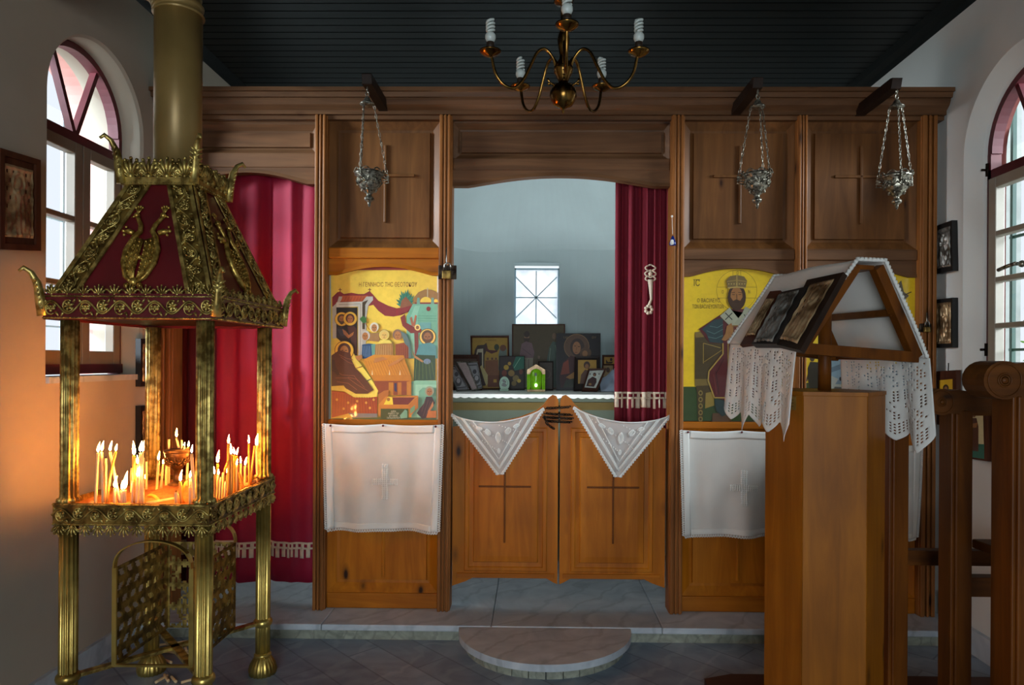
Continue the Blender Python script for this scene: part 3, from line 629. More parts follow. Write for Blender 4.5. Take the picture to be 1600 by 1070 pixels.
# hood
HX0, HY0, HX1, HY1, HZ0, HZ1 = .285, .30, .122, .128, 1.575, 2.005
def face(k):
    t = V((1,0,0)) if k == 0 else V((0,1,0)) if k == 1 else V((-1,0,0)) if k == 2 else V((0,-1,0))
    nn = V((0,-1,0)) if k == 0 else V((1,0,0)) if k == 1 else V((0,1,0)) if k == 2 else V((-1,0,0))
    w0, w1, d0, d1 = (HX0, HX1, HY0, HY1) if k % 2 == 0 else (HY0, HY1, HX0, HX1)
    slope = (nn*(HZ1-HZ0)+V((0,0,1))*(d0-d1)).normalized(); Ls = math.hypot(HZ1-HZ0, d0-d1)
    fn = lambda u, v, h=0: V((SX,SY,0))+t*u+nn*(d0+(d1-d0)*v)+V((0,0,HZ0+(HZ1-HZ0)*v))+slope*h
    return fn, w0, w1, Ls
for k in range(4):
    fn, w0, w1, Ls = face(k)
    mb = MB(); mb.add([fn(-w0,0), fn(w0,0), fn(w1,1), fn(-w1,1), fn(-w0,0,-.004), fn(w0,0,-.004), fn(w1,1,-.004), fn(-w1,1,-.004)], [(0,1,2,3),(7,6,5,4)])
    hp = mb.build('hood_panel', M['maroon'], st)
    for sg in (-1, 1):
        mb = MB(); W = .094
        bf = lambda s, t, h: fn(sg*((w0+(w1-w0)*s/Ls)-W/2+.0)+t, s/Ls, h+.003)
        for t0, t1 in ((-W/2, -W/2+.012), (W/2-.012, W/2)):
            a = [bf(0,t0,0), bf(0,t1,0), bf(Ls,t1,0), bf(Ls,t0,0)]; b_ = [bf(0,t0,.004), bf(0,t1,.004), bf(Ls,t1,.004), bf(Ls,t0,.004)]; mb.hexa(a, b_)
        mb.add([bf(0,-W/2,-.0015), bf(0,W/2,-.0015), bf(Ls,W/2,-.0015), bf(Ls,-W/2,-.0015)], [(0,1,2,3)], 1)
        vine(mb, lambda s, t, h: bf(s, t, h), Ls, .074, .062, rope=False)
        for i in range(60):
            s0 = Ls*(i+.5)/60; t0 = R.uniform(-.028,.028); a = R.uniform(0,6.28)
            mb.tube([bf(s0-.009*math.cos(a), t0-.009*math.sin(a), .003), bf(s0, t0, .007), bf(s0+.009*math.cos(a), t0+.009*math.sin(a), .003)], [.0018,.0038,.0018], 5)
        mb.build('corner_band', [M['brass'], M['brass_dk']], st)
    mb = MB()   # twin bird emblem
    for sg in (-1, 1):
        e = lambda u, v, h=.008: fn(sg*u, v, h)
        body = [e(.002,.08), e(.034,.15), e(.054,.27), e(.056,.38), e(.040,.49), e(.022,.545), e(.026,.60), e(.040,.655), e(.046,.68)]
        mb.tube(body, [.006,.010,.0115,.011,.010,.010,.0085,.0075,.008], 7)
        for q in range(6):   # tail and wing feathers fanning from the base
            f = q/5; mb.tube([e(.004,.10), e(.012+.036*f,.20+.02*f), e(.010+.040*f,.34), e(.004+.030*f,.47+.03*f)], [.004,.0055,.005,.003], 5)
        for v_ in range(8):
            for u_ in range(3): mb.ball(e(.012+.016*u_,.18+.038*v_+.01*u_,.0145), .0045, 6)
        mb.ball(e(.048,.69,.01), .011, 8); mb.tube([e(.056,.688), e(.070,.672)], [.006,.001], 5)
        for a in (-.6,-.2,.2,.6): mb.tube([e(.048,.71), e(.048+.020*math.sin(a),.71+.062*math.cos(a))], .0026, 4); mb.ball(e(.048+.022*math.sin(a),.71+.066*math.cos(a),.008), .0052, 6)
        mb.tube([e(.046,.53), e(.064,.545), e(.082,.55)], [.010,.011,.004], 6); mb.ball(e(.084,.55,.008), .007, 6); mb.ball(e(.078,.585,.008), .006, 6); mb.ball(e(.078,.515,.008), .006, 6)
    mb.ball(fn(0,.10,.008), .017, 8); mb.ball(fn(0,.045,.008), .011, 6); mb.ball(fn(0,.31,.012), .009, 8)
    for a in (-1, 1): mb.ball(fn(.024*a,.07,.008), .011, 6); mb.ball(fn(.012*a,.028,.008), .008, 6)
    mb.build('bird_emblem', M['gilt'], hp)
RX, RY = .302, .315
mb = MB(); zr0, zr1 = 1.487, 1.578
for x0, x1, y0, y1 in ((-RX,RX,-RY,-RY+.01),(-RX,RX,RY-.01,RY),(-RX,-RX+.01,-RY+.01,RY-.01),(RX-.01,RX,-RY+.01,RY-.01)): mb.box(SX+x0, SX+x1, SY+y0, SY+y1, zr0, zr1)
rim = mb.build('hood_rim', M['maroon'], st)
mb = MB(); mb.box(SX-RX+.01, SX+RX-.01, SY-RY+.01, SY+RY-.01, zr0+.01, zr0+.016); mb.build('hood_underside', M['iron'], st)
mb = MB()
for (px, py), (dx, dy), (nx, ny), L in sides(RX, RY):
    fn = lambda s, t, h: V((px+dx*s+nx*h, py+dy*s+ny*h, 1.530+t)); vine(mb, fn, L, .082, .062)
    k = round(L/.055)
    for i in range(k):
        s = L*(i+.5)/k; palm(mb, fn(s, .042, -.004), (0,0,1), (dx,dy,0), (nx,ny,0), .036, 0, 5)
        if i < k-1: mb.tube([fn(s+L/k*(.22+.56*j/6), .044+.02*math.sin(pi*j/6), -.004) for j in range(7)], .0025, 5)
mb.build('ornament', M['brass'], rim)
def horn(x, y, z, dx, dy, h):
    mb = MB(); d = V((dx,dy,0)).normalized(); p = V((x,y,z)); u = V((0,0,1)); s_ = d.cross(u)
    c = [p, p+u*h*.35+d*h*.05, p+u*h*.68+d*h*.10, p+u*h*.9+d*h*.22, p+u*h*.98+d*h*.34, p+u*h*.9+d*h*.42]
    mb.tube(c, [h*.11,h*.10,h*.075,h*.055,h*.05,h*.03], 8)
    for i in range(7):
        q = p+u*h*(.08+.1*i)+d*h*(.02+.02*i)
        for sg in (-1, 1): mb.tube([q, q+s_*sg*h*.13+u*h*.07+d*h*.03], [h*.05,h*.015], 5)
    mb.build('corner_horn', M['brass'], st)
for sx in (-1, 1):
    for sy in (-1, 1):
        horn(SX+sx*RX, SY+sy*RY, 1.50, sx, sy, .165)
        horn(SX+sx*.135, SY+sy*.142, 2.005, sx, sy, .17)
mb = MB()
for (px, py), (dx, dy), (nx, ny), L in sides(.135, .142):
    fn = lambda s, t, h: V((px+dx*s+nx*h, py+dy*s+ny*h, 2.02+t))
    mb.hexa([fn(0,-.02,-.006), fn(L,-.02,-.006), fn(L,-.02,.004), fn(0,-.02,.004)], [fn(0,.008,-.006), fn(L,.008,-.006), fn(L,.008,.004), fn(0,.008,.004)])
    for i in range(18): mb.ball(fn(L*(i+.5)/18, -.014, .005), .004, 6)
    for i in range(4):
        s = L*(i+.5)/4; palm(mb, fn(s, .004, 0), (0,0,1), (dx,dy,0), (nx,ny,0), .075, 0, 7)
        mb.tube([fn(s+L/4*(-.4+.8*j/8), .01+.03*math.sin(pi*j/8), 0) for j in range(9)], .004, 5)
        if i < 3: palm(mb, fn(s+L/8, .004, .002), (0,0,1), (dx,dy,0), (nx,ny,0), .035, 0, 5)
mb.build('crown', M['brass'], st)
mb = MB(); mb.box(SX-.125, SX+.125, SY-.13, SY+.13, 2.003, 2.010); mb.build('hood_top', M['maroon'], st)
fp = thing('flue_pipe', 'tan round flue pipe with corrugated elbow rising from the candle stand hood', 'flue pipe', (SX,SY,2.01))
mb = MB(); mb.lathe([(.086,2.0105),(.086,2.4),(.087,2.70)], (SX,SY,0), 40); mb.build('pipe', M['pipe'], fp)
mb = MB(); pts = []; rr = []
for i in range(41):
    a = pi/2*i/40; rad = .17; pts.append((SX-rad+rad*math.cos(a), SY, 2.70+rad*math.sin(a))); rr.append(.090+.005*math.cos(i*pi/2))
for i in range(1, 9): pts.append((SX-.17-(SX-.17-XL)*i/8, SY, 2.87)); rr.append(.088)
mb.tube(pts, rr, 32); mb.build('elbow', M['pipe'], fp)
# sand
SZ = .826
mb = MB(); mb.grid(lambda u, v: V((SX+(u-.5)*2*(TX-.007), SY+(v-.5)*2*(TY-.007), SZ+.004*math.sin(u*19)*math.cos(v*15)+.03*math.exp(-(((u-.55)/.2)**2+((v-.55)/.22)**2))+R.uniform(-.002,.002))), 60, 60)
sd = mb.build('sand', M['sand']); sd['kind'] = 'stuff'; tag(sd, 'ochre sand filling the tray of the candle stand', 'sand')
# goblet
gc = PY(276.5, 702, SY); gb = thing('goblet', 'small brass goblet standing in the sand among the candles', 'goblet', (gc.x,SY,SZ+.02))
zt = gc.z
mb = MB(); mb.lathe([(.034,SZ+.034),(.032,SZ+.038),(.014,SZ+.045),(.012,zt-.082),(.02,zt-.075),(.036,zt-.05),(.044,zt-.02),(.046,zt),(.043,zt),(.040,zt-.02),(.03,zt-.04),(0,zt-.045)], (gc.x,SY,0), 32); mb.build('cup', M['tarnish'], gb)
mb = MB()
for i in range(10):
    a = 2*pi*i/10; palm(mb, (gc.x+.030*math.cos(a),SY+.030*math.sin(a),zt-.062), (.4*math.cos(a),.4*math.sin(a),.9), (-math.sin(a),math.cos(a),0), (math.cos(a),math.sin(a),0), .034, 0, 5)
mb.lathe([(.046,zt-.012),(.048,zt-.008),(.048,zt-.002),(.046,zt)], (gc.x,SY,0), 32); mb.build('relief', M['tarnish'], gb)
# candles: base px, top px, flame top py (None = unlit), radius, bend
ORD = 'first second third fourth fifth sixth seventh eighth ninth tenth eleventh twelfth thirteenth fourteenth fifteenth sixteenth seventeenth eighteenth nineteenth twentieth'.split()
CL = [  # left of the goblet
 (149,790,153,708,692,4.4,0,'w'),(161,789,159,706,690,4.2,0,'w'),(165,787,165.3,716.5,None,3.8,0,'w'),(189,789,172,706,690,4,0,'w'),(167,789.5,181,706,695,4,-3,'y'),
 (179,790,179.3,763,745,4.6,0,'w'),(191,790,190.5,766,752,5,0,'w'),(195.5,790,195,765,737,5,0,'w'),(204.5,768,205.5,731,None,3.6,0,'w'),(210.5,789,209.3,712,690,5,0,'y'),(206.2,790,207.3,752,None,3.2,0,'w'),
 (215.5,788,215,726,712,4.5,0,'w'),(213,790,215,746,730,4,0,'w'),(219.5,789,219,707,690,3.6,0,'w'),(223.5,789,223,707,690,3.6,0,'w'),(229,765,228.7,721,None,3.6,0,'w'),(229.5,764,227.6,750,736,3.6,0,'w')]
CC = [(244.5,768,247.6,720,706,4.2,0,'w'),(251,767,255,726,719,3.6,0,'w'),(259.5,758.7,260.2,727,None,3.8,0,'w'),(264,753,264,729,None,3.2,0,'w'),(283.5,787,281.8,753,735,4.6,0,'y'),
 (304.5,789,299.5,709,696,5,0,'w'),(299,786,297,748,734,4,0,'w'),(302.5,787,301,748,732,4,0,'w'),(296.8,790,296.8,761,None,4,0,'w'),(308.6,789.5,308,727,None,3.6,0,'w'),(291,768,293,723,None,3.6,0,'w'),(275,788,275,769,None,5,0,'w'),(281,786,276,771,None,4.5,0,'w'),
 (287,783,292,751,None,4,-5,'y')]
CR = [(340,762,340,724,704,4,0,'y'),(336,784,334.7,742,730,4,0,'w'),(339,782,341.2,743,734,4,0,'w'),(347.6,778,348.8,738,None,4,0,'w'),(343,782,345,746,None,3.6,0,'w'),(357,776,357,694,680,4.6,0,'y'),(361.5,775,361.2,711,694,5.5,0,'y'),(366,771,366,711,700,4.5,0,'y'),
 (355.5,766,355.5,741,726,3.6,0,'w'),(368.3,766,368.3,740,731,3.6,0,'w'),(369.5,769,369.8,728,718,3.8,0,'w'),(376.2,754,376.2,725,714,3.8,0,'w'),(382.8,757,383,728,715,4,0,'w'),(372,765,370,712,700,3.6,0,'y'),(389.5,758,388.8,694,681,3.6,0,'y'),
 (391,756,398,697,None,3.6,0,'y'),(402,752,400.8,697,675,3.6,0,'w'),(382,764,373,738,None,4,0,'y'),(351,779,352.5,752,None,3.6,0,'w'),(352,777,356,722,None,3.6,-7,'y')]
CG = [(264,701,264,686.5,None,3.4,0,'w'),(279.5,700,275.8,684,670,3.4,0,'w'),(284,701,284,687.5,None,2.6,0,'w'),(288,702,288,698,693,3.6,0,'w'),(292,704,294.5,699,690,4,0,'y')]
def candle(c, label, grp, y=None):
    bx, by, tx, ty, fl, rpx, bend, kind = c
    p = PZ(bx, by, SZ+.004) if y is None else PY(bx, by, y)
    if y is None:
        yy = min(max(p.y, SY-TY+.03), SY+TY-.03); p = PY(bx, by, yy); p.z = SZ-.004
    q = PY(tx, ty, p.y); r = rpx*.5*p.y/1067*1.02
    k = 6; side = V((1,0,0))*bend*p.y/1067
    pts = [p.lerp(q, i/k)+side*math.sin(pi*i/k) for i in range(k+1)]
    mb = MB(); mb.tube(pts, [r]*k+[r*.93], 10); o = mb.build('candle', M['wax' if kind == 'w' else 'waxy'], origin=p)
    tag(o, label, 'candle', grp)
    d = (pts[-1]-pts[-2]).normalized(); s0 = pts[-1]
    mb = MB(); mb.tube([s0-d*.002, s0+d*.005, s0+d*.008+V((.001,0,0))], .0009, 5); mb.build('wick', M['wick'], o)
    if fl is not None:
        h = max(.014, (ty-fl)*p.y/1067); lean = R.uniform(-.12,.22)
        mb = MB(); fp_ = [(0,0),(.14,.06),(.21,.22),(.2,.4),(.13,.65),(.05,.88),(0,1)]; w_ = max(.55, .034/h*.5)
        pt = [s0+V((lean*h*z*z, 0, h*z+.004)) for _, z in fp_]
        mb.tube(pt, [max(1e-4, a*h*min(w_, .95)) for a, _ in fp_], 8, cap=False); mb.build('flame', M['flame'], o)
def group_of(lst, where, grp, y=None):
    lit = sorted([c for c in lst if c[4] is not None], key=lambda c: c[0]); un = sorted([c for c in lst if c[4] is None], key=lambda c: c[0])
    for i, c in enumerate(lit): candle(c, f'{"cream" if c[7]=="w" else "yellow"} candle with a flame, {ORD[i]} burning one from the left {where}', grp, y)
    for i, c in enumerate(un): candle(c, f'{"cream" if c[7]=="w" else "yellow"} candle without flame, {ORD[i]} unlit one from the left {where}', grp, y)
group_of(CL, 'left of the goblet', 'candles standing in the sand'); group_of(CC, 'around the goblet', 'candles standing in the sand')
group_of(CR, 'right of the front post', 'candles standing in the sand'); group_of(CG, 'in the goblet', 'candles in the goblet', SY)
def stub(a, b_, z, r, label, grp, kind='wax', arc=0):
    p, q = PZ(*a, z), PZ(*b_, z); k = 8
    mb = MB(); mb.tube([p.lerp(q, i/k)+V((0,0,arc*math.sin(pi*i/k))) for i in range(k+1)], r, 8); tag(mb.build('candle', M[kind], origin=p.lerp(q,.5)), label, 'candle', grp)
stub((228,787),(273,779), SZ+.006, .007, 'cream candle lying flat on the sand in front of the goblet', 'candles lying in the tray')
stub((137,790),(144,784.5), SZ+.006, .007, 'cream candle end lying at the left front corner of the sand', 'candles lying in the tray')
stub((384,757),(402,750), SZ+.006, .007, 'cream candle lying flat along the right edge of the sand', 'candles lying in the tray')
stub((232,775),(249,783), SZ+.006, .006, 'yellow bent candle lying on the sand behind the flat cream one', 'candles lying in the tray', 'waxy', .01)
for a, b_ in (((203,1028),(252,1016)),((226,1020),(268,1035)),((238,1009),(292,1002)),((250,1017),(294,1021)),((288,1006),(292,1018)),((243,1066),(262,1055)),((257,1054),(263,1064)),((268,1057),(275,1065)),((283,1066),(302,1061))):
    stub(a, b_, .006, .006, 'thin cream candle stub discarded on the floor beneath the brass stand', 'discarded candle stubs')
# openwork box under the tray
bx = thing('waste_box', 'open brass lattice box with arched ends below the candle tray', 'box', (-1.386,2.655,.228))
X0, X1, Y0, Y1, Z0, Z1 = -1.528, -1.245, 2.475, 2.84, .2285, .588
def keep(nu, nv, a, b_):
    def k(i, j):
        u, v = (i+.5)/nu*a, (j+.5)/nv*b_
        if i in (0, nu-1) or j in (0, nv-1): return True
        return abs(math.sin(pi*(u+.35*math.sin(2*pi*v/3.5)))*math.sin(pi*v)) < .58 and not (.25 < math.hypot((u*2) % 1-.5, (v*2) % 1-.5) < .38)
    return k
for x in (X0, X1):
    mb = MB(); mb.grid(lambda u, v: V((x, Y0+(Y1-Y0)*u, Z0+(Z1-Z0)*v)), 56, 56, 0, False, keep(56,56,7,7)); mb.build('side_panel', M['brass_dk'], bx, solid=.004)
mb = MB(); mb.grid(lambda u, v: V((X0+(X1-X0)*u, Y1, Z0+(Z1-Z0)*v)), 36, 44, 0, False, keep(36,44,3,4)); mb.build('back_panel', M['brass'], bx, solid=.004)
for y in (Y0, Y1):
    mb = MB(); hw = (X1-X0)/2; cxx = (X0+X1)/2
    arc = [V((cxx-hw*math.cos(pi*i/20), y, Z1+.10*math.sin(pi*i/20)**.8)) for i in range(21)]
    for a, b_ in zip(arc, arc[1:]): mb.bar(a, b_, .022, .005, (0,0,1))
    if y == Y0:
        for x in (X0, X1): mb.bar((x,y,Z0), (x,y,Z1), .016, .008, (0,1,0))
        mb.bar((X0,y,Z0+.004), (X1,y,Z0+.004), .012, .008)
    mb.build('arched_end', M['brass_sm'], bx)
# ------------------------------------------------------------------ curtains of the screen
def curtain(nm, label, xs, ytop, ybot, Yc, folds, amp, mat, seed, fringe=None, x_at=None):
    root = thing(nm, label, 'curtain', (PY(sum(xs)/2,600,Yc).x, Yc, PY(800,ybot,Yc).z)); rr = random.Random(seed)
    x0, x1 = PY(xs[0],565,Yc).x, PY(xs[1],565,Yc).x; z1, z0 = PY(835,ytop,Yc).z, PY(835,ybot,Yc).z
    ph = [rr.uniform(0,6.28) for _ in range(4)]
    def off(u, v):
        return amp*(math.sin(2*pi*folds*u+ph[0])*(.55+.45*v) + .5*math.sin(2*pi*folds*1.7*u+ph[1]+v) + .25*math.sin(2*pi*folds*3.1*u+ph[2]-v*.6))
    P_ = lambda u, v, d=0: V((x0+(x1-x0)*u+.3*amp*math.sin(2*pi*folds*u*2+ph[3]), Yc+off(u, v)+d, z1+(z0-z1)*v))
    mb = MB(); mb.grid(P_, int(60+folds*10), 24); mb.build('drape', mat, root, solid=.003)
    if fringe:
        va, vb, vc = [(PY(835,q,Yc).z-z1)/(z0-z1) for q in fringe]
        mb = MB(); k = max(8, int((x1-x0)/.026))
        mb.grid(lambda u, v: P_(u, va+(vb-va)*.28*v, -.006), 3*k, 2); mb.grid(lambda u, v: P_(u, vb-(vb-va)*.28*v, -.006), 3*k, 2)
        for i in range(k):
            a, b_ = (i+.25)/k, (i+.75)/k
            mb.grid(lambda u, v: P_(a+(b_-a)*u, va+(vb-va)*v, -.006), 2, 2); a2, b2 = (i+.1)/k, (i+.72)/k
            mb.grid(lambda u, v: P_(a2+(b2-a2)*u, vb+(vc-vb)*v*(.85+.15*((i*7) % 5)/4), -.007), 2, 2)
        mb.build('crochet_trim', M['ecru'], root, solid=.003)
    return P_
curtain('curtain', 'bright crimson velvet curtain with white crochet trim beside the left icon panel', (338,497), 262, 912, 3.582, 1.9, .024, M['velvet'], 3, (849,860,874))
curtain('curtain', 'red velvet curtain with hood shade in its colour, hanging behind the candle stand', (258,356), 262, 915, 3.685, 2.4, .022, M['velvet_shade'], 5, (849,860,874))
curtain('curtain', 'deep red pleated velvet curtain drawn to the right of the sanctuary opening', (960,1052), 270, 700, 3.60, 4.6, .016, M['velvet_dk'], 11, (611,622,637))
mb = MB(); mb.tube([(IX(276),3.64,IZ(262)),(IX(494),3.64,IZ(262))], .006, 8); mb.tube([(IX(706),3.62,IZ(266)),(IX(1045),3.62,IZ(266))], .006, 8); mb.build('curtain_rod', M['steel'], ico)
def tassel(nm, label, px, y0, y1, y2, Yc):
    root = thing(nm, label, 'tassel', (PY(px,y0,Yc).x, Yc, PY(px,y2,Yc).z)); s_ = Yc/1067
    p0, p1, p2 = PY(px,y0,Yc), PY(px+1,y1,Yc), PY(px-3,y2,Yc)
    mb = MB()
    for k, (dz, r) in enumerate(((.02,.02),(.05,.022),(.075,.02))):
        for i in range(8): a = 2*pi*i/8; mb.tube([p0+V((r*math.cos(a+q)+.008*math.cos(3*(a+q)), -.008, -dz+r*.8*math.sin(a+q)*1.2)) for q in (0,.4,.8)], .004, 5)
    mb.ball(p0+V((0,-.006,-.05)), .012, 8); mb.build('rosette', M['ecru'], root)
    mb = MB(); mb.tube([p0+V((.0,-.01,-.08)), p1+V((0,-.01,0)), p2+V((0,-.01,.04))], [.014,.006,.008], 7)
    for i in range(7): a = 2*pi*i/7; mb.ball(p2+V((.016*math.cos(a),-.012,.02+.018*math.sin(a))), .010, 6)
    mb.build('cord', M['ecru'], root)
tassel('curtain_tassel', 'cream crochet tassel pinned to the pleated curtain of the sanctuary opening', 1016, 413, 468, 490, 3.555)
tassel('curtain_tassel', 'cream crochet tassel pinned on the crimson curtain behind the candle stand', 417, 562, 604, 636, 3.515)
# small blue charm on a string
ch = thing('hanging_charm', 'small blue bead charm hanging on the post right of the sanctuary opening', 'charm', PY(1051,384,3.445))
mb = MB(); mb.tube([PY(1050,338,3.445), PY(1051,366,3.445)], .0012, 5); mb.ball(PY(1050,338,3.445), .006, 8); mb.build('string', M['white'], ch)
mb = MB(); mb.lathe([(.004,.05),(.010,.035),(.018,.012),(.016,.002),(0,0)], PY(1051,384,3.445), 12); mb.build('bead', M['blueb'], ch)
mb = MB(); mb.lathe([(.0,.03),(.007,.026),(.009,.008),(.006,.002)], PY(1050,383,3.430), 10); mb.build('white_bead', M['white'], ch)
# hasps with padlocks
def hasp(label, px, py, sc_, Yc, mirror=1):
    c = PY(px, py, Yc); root = thing('padlock', label, 'padlock', c+V((0,0,-.03)))
    mb = MB(); mb.box(c.x-.046*sc_, c.x+.046*sc_, c.y-.004, c.y+.010, c.z-.036*sc_, c.z+.034*sc_); mb.build('hasp_plate', M['iron'], root, bev=.003)
    mb = MB(); mb.box(c.x-.024*sc_, c.x+.02*sc_, c.y-.024, c.y-.005, c.z-.036*sc_, c.z+.006*sc_); mb.build('lock_body', M['brass_dk'], root, bev=.004)
    mb = MB(); mb.tube([V((c.x-.014*sc_, c.y-.012, c.z+.004))]+[V((c.x+.002-.016*sc_*math.cos(a), c.y-.012, c.z+.03*sc_+.014*math.sin(a))) for a in [pi*i/8 for i in range(9)]]+[V((c.x+.018*sc_, c.y-.012, c.z+.004))], .0035, 8); mb.build('shackle', M['steel'], root)
    mb = MB(); mb.tube([c+V((-.002,-.016,.0)), c+V((-.003,-.015,.12*sc_))], .0028, 6); mb.build('pin', M['steel'], root)
hasp('old padlock on an iron hasp, on the post left of the sanctuary opening', 699, 425, 1.0, 3.435)
hasp('dark padlock on the last post of the screen by the right wall', 1446, 512, .62, 3.435)
# ------------------------------------------------------------------ white cloths
def sheet(label, x0, x1, ya, yb, crossx, seed, inner=.055):
    Yc = 3.412; rr = random.Random(seed); a, b_ = PY(x0,565,Yc).x, PY(x1,565,Yc).x; z1, z0 = PY(835,ya,Yc).z, PY(835,yb,Yc).z; H = z1-z0; W = b_-a
    root = thing('cloth', label, 'cloth', ((a+b_)/2, Yc, z0)); p = [rr.uniform(0,6.28) for _ in range(4)]
    def S(u, v, d=0):
        w_ = (.005+.026*v)*(math.sin(2*pi*(1.6*u+.25*(u-.5)*v)+p[0])+.6*math.sin(2*pi*2.9*u+p[1]+v))
        sag = .007*math.sin(pi*((u*2) % 1))
        return V((a+W*u+(.5-u)*.03*v, Yc+w_*.7-.004+d, z1-H*v-sag*(1-v)+.006*v*math.sin(pi*u)))
    mb = MB(); mb.grid(S, 50, 40); mb.build('linen', M['sheer'], root, solid=.0015)
    mb = MB()
    for u0, u1, v0, v1 in ((0,.06,0,1),(.94,1,0,1),(.06,.94,0,.075),(.06,.94,.94,1)): mb.grid(lambda u, v: S(u0+(u1-u0)*u, v0+(v1-v0)*v, -.0022), 40 if u1-u0 > .5 else 4, 30 if v1-v0 > .5 else 4)
    mb.build('hem', M['white'], root, solid=.001)
    mb = MB(); k = 46
    for i in range(k):
        for (f, o_) in ((lambda t: S(t, 1), V((0,0,-.012))), (lambda t: S(0, t), V((-.012,0,0))), (lambda t: S(1, t), V((.012,0,0)))):
            q0, q1 = f(i/k), f((i+1)/k); mid = (q0+q1)/2
            mb.tube([q0, mid+o_*.9+(q0-mid)*.5, mid+o_, mid+o_*.9+(q1-mid)*.5, q1], .0022, 5); mb.ball(mid+o_*.4, .003, 5)
    mb.build('lace_edge', M['lace'], root)
    if crossx is not None:
        uc = (PY(crossx,565,Yc).x-a)/W; vc = .545; mb = MB(); st_ = .0105
        for i in range(-7, 8):
            for j in range(-9, 10):
                if (abs(i) <= 1.5 and abs(j) <= 8.5) or (abs(j) <= 1.5 and abs(i) <= 6.5):
                    mb.ball(S(uc+i*st_/W, vc+j*st_/H, -.005), .0075, 5, sx=(1,.5,1))
        mb.build('embroidered_cross', M['lace'], root)
    mb = MB()
    for u in (.05,.5,.95): mb.ball(S(u, .015, -.004), .006, 8)
    mb.build('pin', M['maroon'], root)
sheet('white linen cloth with embroidered cross pinned under the birth scene icon', 508, 691, 664, 830, 603, 1)
sheet('white linen cloth with embroidered cross pinned under the enthroned figure icon', 1066, 1252, 670, 834, 1162, 2)
sheet('white lace edged cloth pinned low at the far right of the screen', 1258, 1438, 690, 834, None, 4)
def kerchief(label, A, B, C, seed):
    Yc = 3.478; A, B, C = [PY(p[0], p[1], Yc) for p in (A, B, C)]; root = thing('kerchief', label, 'cloth', C); rr = random.Random(seed)
    nu = 72
    def S(u, v, d=0):   # v from the top edge to the point
        top = A.lerp(B, u)+V((0,0,-.055*math.sin(pi*u)**.7)); q = top.lerp(C, v)
        return q+V((0, .004*math.sin(9*u+3*v)*(1-v)-.002+d, 0))
    def keep(i, j):
        u, v = (i+.5)/nu, (j+.5)/56; e = min(u, 1-u)*(1-v)*2
        e2 = min(u, 1-u)*(1-v)
        if .06 < e2 < .10: return i % 2 == 0 or j % 2 == 0
        if e2 < .03: return True
        c = math.hypot((u-.5)*(1-v)*1.7, (v-.32))
        return not (i % 3 == 0 and j % 3 == 0 and c > .22 and abs(e2-.16) > .025)
    mb = MB(); mb.grid(S, nu, 56, 0, True); mb.build('netting', M['tulle'], root)
    mb = MB()
    for (uu, vv, su, sv) in ((.5,.30,.05,.18),(.36,.2,.05,.1),(.64,.2,.05,.1),(.26,.14,.05,.06),(.74,.14,.05,.06),(.5,.55,.04,.08)):
        for k in range(5): mb.tube([S(uu+su*(k-2)*.35*(math.sin(pi*t/6)), vv-sv*.6+sv*1.2*t/6, -.003) for t in range(7)], .0032, 5)
    for c_, r_2 in ((.07,.0035),(.085,.0035),(.16,.0022)):   # border lines parallel to the two slanting sides
        T_ = S(.5, 1-2*c_*.9, -.003)
        mb.tube([S(c_*1.4, .012, -.003).lerp(T_, t/16)+V((0,-.002,0)) for t in range(17)], r_2, 5); mb.tube([S(1-c_*1.4, .012, -.003).lerp(T_, t/16)+V((0,-.002,0)) for t in range(17)], r_2, 5)
    mb.tube([S(t/40, .012, -.002) for t in range(41)], .004, 5)
    for k in range(40):
        u_, v_ = .12+.76*((k*37) % 40)/40, .06+.5*((k*17) % 40)/40
        if min(u_, 1-u_)*(1-v_) > .12: mb.ball(S(u_, v_, -.002), .004, 5)
    mb.build('embroidery', M['lace'], root)
    mb = MB(); k = 26
    for i in range(k):
        for f in (lambda t: S(0, t), lambda t: S(1, t)):
            q0, q1 = f(i/k*.98), f((i+1)/k*.98); mid = (q0+q1)/2; d = (mid-(A+B+C)/3); d.y = 0; d = d.normalized(); e = (q1-q0); o_ = V((e.z,0,-e.x)).normalized(); o_ = o_ if o_.dot(d) > 0 else -o_
            mb.tube([q0, mid+o_*.010+(q0-mid)*.5, mid+o_*.013, mid+o_*.010+(q1-mid)*.5, q1], .0038, 5); mb.ball(mid+o_*.004, .006, 5)
    mb.build('scalloped_edge', M['lace'], root)
kerchief('white lace kerchief draped over the left wooden door', (707,646), (848,637), (781,742), 1)
kerchief('white lace kerchief draped over the right wooden door', (898,635), (1046,648), (965,746), 2)
# dark chain tied around the two door tops
cn = thing('door_chain', 'dark chain wrapped around the joined tops of the double doors', 'chain', PY(872,656,3.49))
mb = MB()
def links(mb, pts, r=.005, l=.018, alt=True, w=None):
    pts = [V(p) for p in pts]; d = 0; segs = []
    tot = sum((b_-a).length for a, b_ in zip(pts, pts[1:])); n = max(1, round(tot/(l*.8)))
    def at(s):
        for a, b_ in zip(pts, pts[1:]):
            L = (b_-a).length
            if s <= L: return a.lerp(b_, s/L) if L else a
            s -= L
        return pts[-1]
    for i in range(n):
        p, q = at(tot*i/n), at(tot*(i+1)/n); c = (p+q)/2; t = (q-p).normalized(); o_ = t.orthogonal().normalized()
        if abs(t.z) > .8: o_ = V((1,0,0)) if i % 2 == 0 else V((0,1,0)); o_ = (o_-t*o_.dot(t)).normalized()
        elif i % 2: o_ = t.cross(o_)
        ww = w or l*.32
        mb.tube([c+t*l*.5*math.cos(a)+o_*ww*math.sin(a) for a in [2*pi*k/8 for k in range(8)]], r*.5, 5, closed=True)
